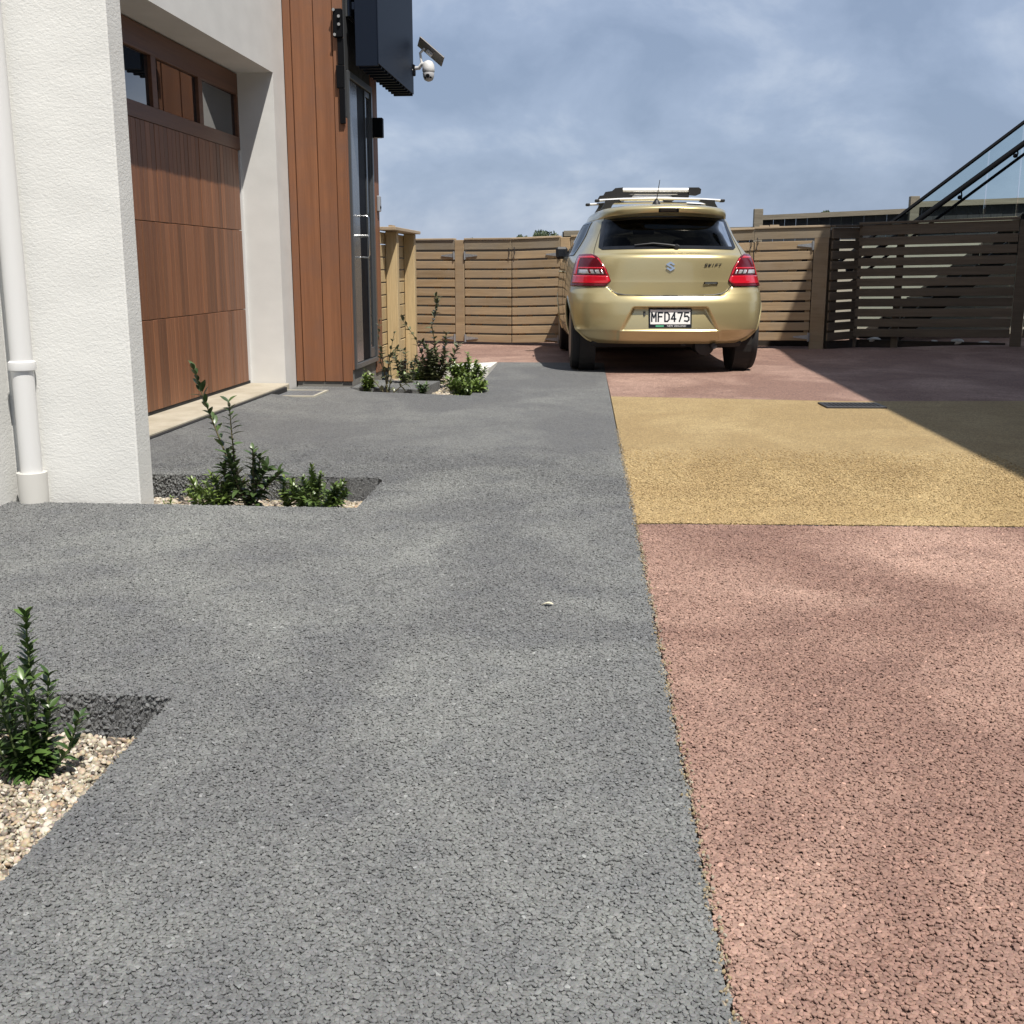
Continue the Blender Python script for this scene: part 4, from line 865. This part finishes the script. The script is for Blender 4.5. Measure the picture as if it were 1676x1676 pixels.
def u_of(x_, z_):
    Wr = pchip(KEY[:, 0], KEY[:, 2], np.asarray(z_, float)); q = np.clip(np.abs(x_) / Wr, 0, .9995); c_ = (1 - q ** NE) ** (1 / NE)
    u = np.arctan2(q, c_) / (np.pi / 2)
    for _ in range(6):                                    # width grows a little round the corner
        xx = np.abs(surf(u, z_, False)[..., 0]); u = np.clip(u + (np.abs(x_) - xx) * .8, 0, 1)
    return u * np.sign(x_)
def norm_at(u, z):
    e_ = 2e-3; du = surf(u + e_, z, False) - surf(u - e_, z, False); dz = surf(u, z + e_, False) - surf(u, z - e_, False)
    n = np.cross(du, dz); return n / (np.linalg.norm(n, axis=-1, keepdims=True) + 1e-9)
def on(u, z, off=0., disp=True): return surf(u, z, disp) + norm_at(u, z) * off
# window outlines in (half width, height) at the tail and (y, z) on the flanks
RW = lambda z: np.interp(z, [1.062, 1.085, 1.33, 1.348], [.572, .602, .555, .53])
def side_y2u(y_, z_):
    yr, yf = pchip(KEY[:, 0], KEY[:, 1], np.asarray(z_, float)), pchip(KEY[:, 0], KEY[:, 4], np.asarray(z_, float)); sc = np.minimum(1, (yf - yr) / 1.6)
    a_, b_ = yr + DR * sc, yf - DF * sc; return 1 + (y_ - a_) / (b_ - a_)
SW = {'rear': (lambda z: .93 + .30 * (z - 1.0) / .35 * .35, lambda z: 1.47), 'front': (lambda z: 1.53, lambda z: 2.52 - (z - 1.03) * 1.75)}
WSu = lambda z: 2.12
zk = np.unique(np.concatenate([np.linspace(.255, .64, 70), np.linspace(.64, .70, 22), np.linspace(.70, 1.04, 62), np.linspace(1.04, 1.345, 50), np.linspace(1.345, 1.446, 30), np.linspace(1.446, 1.470, 12)]))
uk = np.concatenate([np.linspace(0, 1, 130), np.linspace(1, 2, 60)[1:], np.linspace(2, 3, 36)[1:]]); uk = np.concatenate([-uk[::-1][:-1], uk])
U, Zg = np.meshgrid(uk, zk); P = surf(U, Zg)
Pc = (P[1:, 1:] + P[:-1, :-1]) / 2; Uc = (U[1:, 1:] + U[:-1, :-1]) / 2; Zc = (Zg[1:, 1:] + Zg[:-1, :-1]) / 2
ax = np.abs(Pc[..., 0]); au = np.abs(Uc)
skip = (au < 1) & (Zc > 1.085) & (Zc < 1.33) & (ax < RW(Zc) - .022)
for k_ in SW: skip |= (au > .9) & (au < 2.3) & (Zc > 1.05) & (Zc < 1.335) & (Pc[..., 1] > SW[k_][0](Zc) + .02) & (Pc[..., 1] < SW[k_][1](Zc) - .02)
skip |= (au > 2.14) & (Zc > 1.06) & (Zc < 1.36)
AX_R, AX_F, WR = .60, 3.05, .305
for yx in (AX_R, AX_F): skip |= (np.hypot(Pc[..., 1] - yx, Pc[..., 2] - WR) < .345) & (ax > .70)
liner = None
body = link('body', grid_me(P[:, ::-1], 'body', True, [paint], None, skip[:, ::-1]), None, car)
# dark trim inside the shell, then the roof cap
sel = zk > .56; Pl = on(U[sel], Zg[sel], -.016, True); Pl = np.where(np.isfinite(Pl), Pl, P[sel]); sk2 = skip[np.where(sel)[0][0]:]
link('lining', grid_me(Pl, 'lining', True, [M['cabin']], None, sk2), None, car)
# roof cap
bm = bmesh.new(); rv = [bm.verts.new(p) for p in P[-1, :-1]]; bm.faces.new(rv); me = bm_mesh(bm, 'roof_cap'); link('roof_cap', me, paint, body)
def patch(name, ul, ur, zl, m, parent, nu=24, off=.004, disp=False, thick=0):
    """panel that lies on the body; ul/ur give its sides (u) for each height of zl"""
    zl = np.asarray(zl, float); a_ = np.asarray([ul(z) if callable(ul) else ul for z in zl], float); b_ = np.asarray([ur(z) if callable(ur) else ur for z in zl], float)
    t = np.linspace(0, 1, nu); UU = a_[:, None] * (1 - t) + b_[:, None] * t; ZZ = np.repeat(zl[:, None], nu, 1); Q = on(UU, ZZ, off, disp)
    if thick:                                                      # rim turned back into the body
        Q2 = on(UU, ZZ, off - thick, disp); Qp = np.concatenate([Q2[:1], Q, Q2[-1:]], 0); le = np.concatenate([Q2[:1, :1], Q2[:, :1], Q2[-1:, :1]], 0); re = np.concatenate([Q2[:1, -1:], Q2[:, -1:], Q2[-1:, -1:]], 0); Q = np.concatenate([le, Qp, re], 1)
    me = grid_me(Q[:, ::-1], name); return link(name, me, m, parent)
# glazing: pane with black border
zrw = np.concatenate([[1.062, 1.068, 1.075], np.linspace(1.085, 1.33, 26), [1.338, 1.344, 1.348]])
uw = lambda s_, k_=0.: (lambda z: float(u_of(s_ * (RW(z) - k_), z)))
rwin = patch('rear_window', uw(-1, .035), uw(1, .035), np.linspace(1.09, 1.322, 24), M['rearglass'], car, 40, .003)
patch('window_border', uw(-1), uw(1), [1.062, 1.068, 1.075, 1.083, 1.091], M['gloss_black'], rwin, 40, .0035); patch('window_border', uw(-1), uw(1), [1.321, 1.328, 1.338, 1.344, 1.348], M['gloss_black'], rwin, 40, .0035)
patch('window_border', uw(-1), uw(-1, .036), np.linspace(1.0905, 1.3215, 20), M['gloss_black'], rwin, 5, .0035); patch('window_border', uw(1, .036), uw(1), np.linspace(1.0905, 1.3215, 20), M['gloss_black'], rwin, 5, .0035)
for s_ in (-1, 1):
    for k_ in ('rear', 'front'):
        fa, fb = SW[k_]; za = np.linspace(1.035, 1.35, 20)
        pa = patch('side_window', lambda z: s_ * float(side_y2u(fa(z), z)), lambda z: s_ * float(side_y2u(fb(z), z)), za, M['carglass'], car, 20, .003)
        for (f0, f1) in ((lambda z: fa(z) - .03, lambda z: fa(z) + .028), (lambda z: fb(z) - .028, lambda z: fb(z) + .03)):
            patch('window_trim', lambda z: s_ * float(side_y2u(f0(z), z)), lambda z: s_ * float(side_y2u(f1(z), z)), za, M['gloss_black'], pa, 4, .005)
        for zz_ in ((1.022, 1.052), (1.333, 1.36)): patch('window_trim', lambda z: s_ * float(side_y2u(fa(z) - .03, z)), lambda z: s_ * float(side_y2u(fb(z) + .03, z)), np.linspace(*zz_, 4), M['gloss_black'], pa, 20, .0055)
zw = np.linspace(1.05, 1.37, 20); Qw = np.stack([np.concatenate([on(np.linspace(2.13, 3, 20), z, .002, False), on(np.linspace(-3, -2.13, 20)[1:], z, .002, False)], 0) for z in zw]); link('windscreen', grid_me(Qw[:, ::-1], 'windscreen'), M['carglass'], car)
# tail lights
LI = lambda z: np.interp(z, [.745, .79, .90, .985, 1.005, 1.02], [.555, .505, .548, .602, .625, .665]); LO = lambda z: np.interp(z, [.745, .80, .96, 1.0, 1.02], [.80, .825, .885, .885, .85])
for s_ in (-1, 1):
    zz_ = np.concatenate([[.745, .750], np.linspace(.758, 1.005, 26), [1.012, 1.02]])
    ui = lambda z, k_=0.: s_ * abs(float(u_of(LI(z) + k_, z))); uo = lambda z, k_=0.: s_ * (float(LO(z)) - k_)
    tl = patch('tail_light', ui, uo, zz_, M['red_dark'], car, 22, .013, False, .02)
    patch('red_lens', lambda z: ui(z, .004), lambda z: uo(z, .05), np.linspace(.765, .835, 8), M['red'], tl, 16, .0145, False, .004)
    patch('red_lens', lambda z: uo(z, .13), lambda z: uo(z, .05), np.linspace(.8355, .985, 12), M['red'], tl, 6, .0145, False, .004)
    patch('red_lens', lambda z: ui(z, .03), lambda z: uo(z, .05), np.linspace(.985, 1.003, 5), M['red'], tl, 14, .0145, False, .004)
    patch('red_lens', lambda z: ui(z, .004), lambda z: ui(z, .018), np.linspace(.836, .984, 8), M['red'], tl, 3, .0145, False, .004)
    patch('red_lens', lambda z: ui(z, .02), lambda z: uo(z, .14), np.linspace(.893, .906, 3), M['red'], tl, 12, .0140, False, .004)
    patch('clear_lens', lambda z: ui(z, .035), lambda z: uo(z, .165), np.linspace(.850, .884, 5), M['clear'], tl, 12, .0150, False, .004)
    for q in range(3): patch('lens_rib', lambda z: ui(z, .045 + .045 * q), lambda z: ui(z, .062 + .045 * q), np.linspace(.853, .884, 4), M['red_dark'] if q != 1 else M['alu_g'], tl, 3, .0156, False, .002)
# seams
def seam(name, pts, r_=.0032, m=None, parent=None):
    pts = np.asarray(pts, float); t = np.linspace(0, len(pts) - 1, len(pts) * 8); X_ = np.interp(t, np.arange(len(pts)), pts[:, 0]); Z_ = np.interp(t, np.arange(len(pts)), pts[:, 1])
    Q = on(u_of(X_, Z_), Z_, .0015, True); return tube(name, [tuple(q) for q in Q], r_, m or M['trim'], parent or car, 6)
hs = [(.0, .667), (.25, .668), (.38, .672), (.455, .684), (.50, .705), (.525, .735), (.545, .750)]
seam('tailgate_seam', [(-x_, z_) for x_, z_ in hs[::-1]] + hs[1:], .006)
for s_ in (-1, 1): seam('tailgate_seam', [(s_ * .645, 1.022), (s_ * .64, 1.06), (s_ * .60, 1.18), (s_ * .545, 1.33), (s_ * .53, 1.36)], .0028)
def slit(name, y_, z0, z1, s_): tube(name, [tuple(on(s_ * float(side_y2u(y_, z)), z, -.001, False)) for z in np.linspace(z0, z1, 14)], .003, M['trim'], car, 5)
for s_ in (-1, 1):
    slit('door_seam', 1.50, .36, 1.03, s_); slit('door_seam', 2.62, .36, 1.0, s_); slit('door_seam', 1.02, .62, 1.03, s_)
    tube('door_seam', [tuple(on(s_ * float(side_y2u(y_, .36)), .36, -.001, False)) for y_ in np.linspace(1.05, 2.6, 12)], .003, M['trim'], car, 5)
    for yh in (1.66,):
        Q = [tuple(on(s_ * float(side_y2u(yh + k_, .86)), .86, o_, False)) for k_, o_ in ((0, .005), (.02, .03), (.09, .034), (.16, .03), (.18, .005))]; tube('door_handle', Q, .011, paint, car, 8)
    # wheel arch lips
    for yx in (AX_R, AX_F):
        pts = []
        for a_ in np.linspace(R(-8), R(188), 40):
            yy_, z_ = yx + .342 * math.cos(a_), WR + .342 * math.sin(a_)
            if z_ < .256: continue
            uu = float(side_y2u(yy_, z_))
            if uu < 1:
                us = np.linspace(.35, 1, 200); ys = surf(us, z_, False)[..., 1]; uu = float(np.interp(yy_, ys, us))
            elif uu > 2:
                us = np.linspace(2, 2.7, 200); ys = surf(us, z_, False)[..., 1]; uu = float(np.interp(yy_, ys, us))
            pts.append(tuple(on(s_ * uu, z_, -.004, False)))
        tube('arch_lip', pts, .012, paint, car, 8)
    # mirrors
    mr = link('mirror', box_me(-1, 1, -.7, .9, -.9, .9, .32), M['trim'], car, (s_ * .84, 2.42, 1.055)); mr.scale = (.062, .05, .07)
    gm = link('mirror_glass', box_me(-.6, .6, -.78, -.705, -.5, .5, .03), M['gloss_black'], mr); tube('mirror_arm', [(s_ * -.9, .2, -.55), (s_ * -1.5, .2, -.6)], .22, M['trim'], mr, 8)
GL = {'M': [[(0, 0), (0, 1), (.5, .42), (1, 1), (1, 0)]], 'F': [[(0, 0), (0, 1), (1, 1)], [(0, .54), (.8, .54)]], 'D': [[(0, 0), (0, 1), (.62, 1), (1, .76), (1, .24), (.62, 0), (0, 0)]], '4': [[(.72, 0), (.72, 1), (0, .28), (1, .28)]], '7': [[(0, 1), (1, 1), (.34, 0)]],
      '5': [[(.95, 1), (.06, 1), (.02, .56), (.6, .62), (1, .44), (1, .18), (.66, 0), (.0, .06)]], 'S': [[(1, .86), (.85, 1), (.1, 1), (0, .85), (0, .6), (1, .42), (1, .12), (.85, 0), (0, 0)]], 'W': [[(0, 1), (.22, 0), (.5, .7), (.78, 0), (1, 1)]], 'I': [[(.5, 0), (.5, 1)]], 'T': [[(.5, 0), (.5, 1)], [(0, 1), (1, 1)]]}
def strokes(name, txt, cw, ch, th, gap, m, parent, loc, rot, slant=0.):
    '''lettering of even strokes, 1 mm proud'''
    bm = bmesh.new(); tw_ = len(txt) * cw + (len(txt) - 1) * gap; x0 = -tw_ / 2
    for c_ in txt:
        for pl_ in GL[c_]:
            pp = [Vector((x0 + th / 2 + p[0] * (cw - th) + slant * (p[1] - .5) * ch, -ch / 2 + th / 2 + p[1] * (ch - th))) for p in pl_]
            for n_i, (a_, b_) in enumerate(zip(pp, pp[1:])):
                d_ = (b_ - a_).normalized(); nn = Vector((-d_.y, d_.x)) * th / 2; a2, b2 = a_ - d_ * th * .42, b_ + d_ * th * .42; e_ = -.0006 - .00015 * (n_i % 2)
                q4 = [a2 + nn, a2 - nn, b2 - nn, b2 + nn]; f_ = [bm.verts.new((v.x, e_, v.y)) for v in q4]; k_ = [bm.verts.new((v.x, .0008, v.y)) for v in q4]; bm.faces.new(f_)
                for i in range(4): bm.faces.new((f_[i], k_[i], k_[(i + 1) % 4], f_[(i + 1) % 4]))
        x0 += cw + gap
    bmesh.ops.recalc_face_normals(bm, faces=bm.faces[:]); return link(name, bm_mesh(bm, name), m, parent, loc, rot)
# high brake light, wiper, emblem, lettering
bl = patch('brake_light', lambda z: float(u_of(-.088, z)), lambda z: float(u_of(.088, z)), np.linspace(1.377, 1.409, 5), M['gloss_black'], car, 8, .003, False, .006)
wp = tube('wiper', [tuple(on(float(u_of(x_, z_)), z_, o_, False)) for x_, z_, o_ in ((.08, 1.075, .012), (.0, 1.082, .02), (-.14, 1.097, .022), (-.30, 1.088, .016))], [.013, .010, .008, .005], M['trim'], car, 8)
bm = bmesh.new(); add_lathe(bm, [(.026, .012), (.026, -.01), (.018, -.02), (.004, -.021)][::-1], 16, 'y'); link('wiper_hub', bm_mesh(bm, 'wiper_hub', True), M['trim'], wp, tuple(on(float(u_of(.06, 1.076)), 1.076, .004, False)))
def on_tail(x_, z_, off): return Vector(on(float(u_of(x_, z_)) if abs(x_) > 1e-6 else 0., z_, off, False))
def tail_rot(x_, z_):
    n = Vector(norm_at(float(u_of(x_, z_)) if abs(x_) > 1e-6 else 0., z_)); q = n.to_track_quat('Z', 'Y'); return q.to_euler()
ST = [(.0, 1.0), (.92, .42), (.62, .20), (.02, .56), (-.26, .36), (.92, -.32), (.92, -.46), (.0, -1.0), (-.92, -.42), (-.62, -.20), (-.02, -.56), (.26, -.36), (-.92, .32), (-.92, .46)]
bm = bmesh.new(); k_ = .041; a_ = [bm.verts.new((x_ * k_, -.0035, z_ * k_)) for x_, z_ in ST]; b_ = [bm.verts.new((x_ * k_, .004, z_ * k_)) for x_, z_ in ST]
bm.faces.new(a_); bm.faces.new(b_[::-1])
for i in range(len(ST)): bm.faces.new((a_[i], b_[i], b_[(i + 1) % len(ST)], a_[(i + 1) % len(ST)]))
bmesh.ops.recalc_face_normals(bm, faces=bm.faces[:]); link('emblem', bm_mesh(bm, 'emblem'), M['chrome'], car, on_tail(0, .915, .008), (R(-3), 0, 0))
strokes('lettering', 'SWIFT', .024, .027, .0062, .007, M['trim'], car, on_tail(.368, .925, .005), (R(-2), 0, R(9)), .35)
bdg = link('badge', box_me(-.062, .062, -.004, .003, -.011, .011, .002), M['gloss_black'], car, on_tail(.352, .772, .004), (0, 0, R(9))); link('badge_strip', box_me(-.052, .052, -.006, -.0042, -.006, .006, .001), M['alu_g'], bdg)
tg = link('tailgate_latch', box_me(-.065, .065, -.012, .03, -.012, .010, .004), M['trim'], car, (0, .062, .664))
# number plate
def plate():
    pl = link('number_plate', box_me(-.186, .186, -.006, .006, -.083, .083, .004), M['gloss_black'], car, (.0, .035, .478), (R(-8), 0, 0))
    link('plate_face', box_me(-.172, .172, -.0085, -.0062, -.052, .072, .002), mat('plate_white', (.78, .78, .76), .35), pl)
    strokes('lettering', 'MFD475', .049, .086, .0125, .0075, M['gloss_black'], pl, (0, -.0092, .010), (0, 0, 0))
    text_obj('lettering', 'NEW ZEALAND', .021, mat('plate_print', (.7, .7, .7), .4), pl, (.055, -.0068, -.0665), (R(90), 0, 0), .0006, 1.1)
    link('green_mark', box_me(-.125, -.055, -.0072, -.0061, -.074, -.06), mat('plate_green', (.08, .35, .2), .4), pl)
    for x_ in (-.09, .09): link('plate_lamp', box_me(-.03, .03, -.02, .02, -.006, .006, .003), M['trim'], pl, (x_, .0, .094))
plate()
tube('tow_cap', [(-.222, .042, .50), (-.222, .05, .535)], .010, M['alu_g'], car, 8)
# underside, exhaust, axle, cabin
link('underbody', box_me(-.69, .69, .24, 3.5, .215, .40, .04), M['trim'], car)
ex = bmesh.new(); add_lathe(ex, [(.02, .17), (.085, .18), (.09, .20), (.09, .42), (.085, .44), (.02, .45)], 18, 'y', (.33, 0, .235)); link('exhaust', bm_mesh(ex, 'exhaust', True), M['trim'], car)
tube('tail_pipe', [(.40, .11, .235), (.40, .3, .24)], .026, M['iron'], car, 12); tube('axle_beam', [(-.7, .62, .27), (.7, .62, .27)], .05, M['trim'], car, 8)
link('mudflap', box_me(-.02, .02, .0, .02, 0, .05), M['trim'], car, (.14, .16, .235))
link('cabin_floor', box_me(-.70, .70, .3, 3.2, .45, .60), M['cabin'], car); link('dashboard', box_me(-.68, .68, 2.35, 2.8, .60, 1.02, .05), M['cabin'], car)
link('load_cover', box_me(-.58, .58, .28, .85, .90, .93, .01), M['cabin'], car)
def seat(x_, y_, wd):
    s0 = link('seat', box_me(-wd / 2, wd / 2, 0, .12, .55, 1.03, .04), M['cabin'], car, (x_, y_, 0), (R(-12), 0, 0)); link('headrest', box_me(-.11, .11, .01, .10, 1.05, 1.22, .04), M['cabin'], s0)
    link('cushion', box_me(-wd / 2, wd / 2, .05, .5, .55, .70, .04), M['cabin'], s0)
for x_ in (-.36, .36): seat(x_, 1.62, .48); seat(x_, .80, .55)
link('rear_view_mirror', box_me(-.11, .11, -.02, .02, -.03, .03, .01), M['cabin'], car, (0, 2.25, 1.27))
# wheels
def wheel(y_, s_):
    prof = [(.195, -.084), (.235, -.085), (.283, -.080), (.299, -.072), (.304, -.05), (.305, 0), (.304, .05), (.299, .072), (.283, .080), (.235, .085), (.195, .084)]
    bm = bmesh.new(); rings = [[bm.verts.new((a_, r_ * math.cos(2 * math.pi * k / 48), r_ * math.sin(2 * math.pi * k / 48))) for k in range(48)] for r_, a_ in prof]
    for q, s in zip(rings, rings[1:]):
        for k in range(48): bm.faces.new((q[k], q[(k + 1) % 48], s[(k + 1) % 48], s[k]))
    bmesh.ops.recalc_face_normals(bm, faces=bm.faces[:]); wl_ = link('wheel', bm_mesh(bm, 'wheel', True), M['rubber'], car, (s_ * .750, y_, .305))
    bm = bmesh.new(); add_lathe(bm, [(.205, -.085), (.198, -.07), (.19, .0), (.19, .06)], 40, 'x')
    for k in range(5):
        a_ = 2 * math.pi * k / 5
        for da in (-.16, .16):
            m0 = Matrix.Rotation(a_, 4, 'X'); r0 = bmesh.ops.create_cube(bm, size=1, matrix=m0 @ Matrix.Translation((-.05, .03 * np.sign(da), .115)) @ Matrix.Rotation(da, 4, 'X') @ Matrix.Diagonal((.03, .028, .17, 1)))
    add_lathe(bm, [(.0, -.07), (.045, -.068), (.05, -.05), (.05, -.02)], 20, 'x')
    o_ = link('rim', bm_mesh(bm, 'rim'), M['alu_g'], wl_, (0, 0, 0), (0, 0, 0 if s_ < 0 else math.pi))
    for k in (-.035, 0, .035):
        bm = bmesh.new(); add_lathe(bm, [(.3055, k - .005), (.302, k - .004), (.302, k + .004), (.3055, k + .005)], 48, 'x'); link('tread_groove', bm_mesh(bm, 'tread_groove'), M['void'], wl_)
for y_ in (AX_R, AX_F):
    for s_ in (-1, 1):
        wheel(y_, s_); bm = bmesh.new(); add_lathe(bm, [(.34, -.02), (.34, .12), (.02, .12)], 32, 'x'); link('wheel_well', bm_mesh(bm, 'wheel_well'), M['void'], car, (s_ * .74, y_, .305), (0, 0, 0 if s_ < 0 else math.pi))
# simple nose
for s_ in (-1, 1):
    patch('headlight', s_ * 2.30, s_ * 2.62, np.linspace(.66, .80, 10), M['clear'], car, 16, .006, False, .01)
patch('grille', 2.72, 3.0, np.linspace(.45, .68, 8), M['trim'], car, 16, .004); patch('grille', -3.0, -2.72, np.linspace(.45, .68, 8), M['trim'], car, 16, .004)
# roof bars, rack and aerial
def bar_path(yb, z0, hw): return [(-hw, yb, z0 - .012), (-hw * .6, yb, z0), (0, yb, z0 + .006), (hw * .6, yb, z0), (hw, yb, z0 - .012)]
rack = empty('roof_rack', (.54, 9.92, 0), R(4.7), 'silver roof bars on the gold car', 'roof rack')
for yb, z0, hw in ((.98, 1.522, .565), (1.78, 1.528, .60)):
    bm = bmesh.new(); pts = bar_path(yb, z0, hw); ov = [(-.034, 0), (-.02, .011), (.02, .011), (.034, 0), (.02, -.011), (-.02, -.011)]; rings = [[bm.verts.new((p[0], p[1] + a_, p[2] + b_)) for a_, b_ in ov] for p in pts]
    for q, s in zip(rings, rings[1:]):
        for k in range(6): bm.faces.new((q[k], s[k], s[(k + 1) % 6], q[(k + 1) % 6]))
    bm.faces.new(rings[0]); bm.faces.new(rings[-1][::-1]); bmesh.ops.recalc_face_normals(bm, faces=bm.faces[:]); cb = link('crossbar', bm_mesh(bm, 'crossbar'), M['silver'], rack)
    for s_ in (-1, 1):
        link('end_cap', box_me(-.022, .022, -.035, .035, -.013, .013, .006), M['trim'], cb, (s_ * (hw + .012), yb, z0 - .014))
        poly_prism('foot', [(s_ * .50, z0 - .008), (s_ * .37, z0 - .008), (s_ * .37, z0 - .020), (s_ * .43, z0 - .04), (s_ * .455, z0 - .085), (s_ * .535, z0 - .115), (s_ * .545, z0 - .095), (s_ * .51, z0 - .04)], yb - .04, yb + .04, M['trim'], cb)
for yb, s0, z0 in ((1.02, 1, 1.592), (1.74, 1, 1.600)):
    ca = empty('ski_carrier', (.54, 9.92, 0), R(4.7), ('near' if yb < 1.5 else 'far') + ' long silver carrier clamp with black ends on the roof bars', 'ski carrier', 'carrier clamps on the roof bars')
    xa, xb = (-.40, .29)
    tube('upper_bar', [(xa + .02, yb, z0 + .012), (xb, yb, z0 + .012)], .022, M['silver'], ca, 12); tube('lower_bar', [(xa + .12, yb + .01, z0 - .04), (xb - .12, yb + .01, z0 - .04)], .014, M['silver'], ca, 10)
    link('pad', box_me(xa + .05, xb - .02, yb - .02, yb + .02, z0 - .021, z0 - .011, .002), M['rubber'], ca)
    poly_prism('end_clamp', [(xb - .02, z0 + .036), (xb + .07, z0 + .036), (xb + .092, z0 + .02), (xb + .088, z0 - .02), (xb + .05, z0 - .036), (xb - .02, z0 - .03)], yb - .035, yb + .035, M['trim'], ca)
    poly_prism('end_clamp', [(xa + .06, z0 + .036), (xa - .01, z0 + .030), (xa - .04, z0 + .004), (xa - .10, z0 - .004), (xa - .115, z0 - .03), (xa - .09, z0 - .052), (xa + .14, z0 - .056), (xa + .16, z0 - .028), (xa + .06, z0 - .02)], yb - .035, yb + .035, M['trim'], ca)
    for xs in (xa + .05, xb - .14): poly_prism('clamp_foot', [(xs - .05, z0 - .03), (xs + .12, z0 - .025), (xs + .06, z0 - .062), (xs - .0, z0 - .066)], yb - .03, yb + .03, M['trim'], ca)
an = tube('aerial', [(-.07, .64, 1.48), (-.068, .60, 1.54), (-.06, .52, 1.66)], [.005, .004, .003], M['trim'], car, 8)
bm = bmesh.new(); add_lathe(bm, [(.045, -.035), (.036, .01), (.018, .04), (.006, .055)], 16, 'z'); link('aerial_base', bm_mesh(bm, 'aerial_base', True), M['trim'], an, (-.07, .64, 1.455))
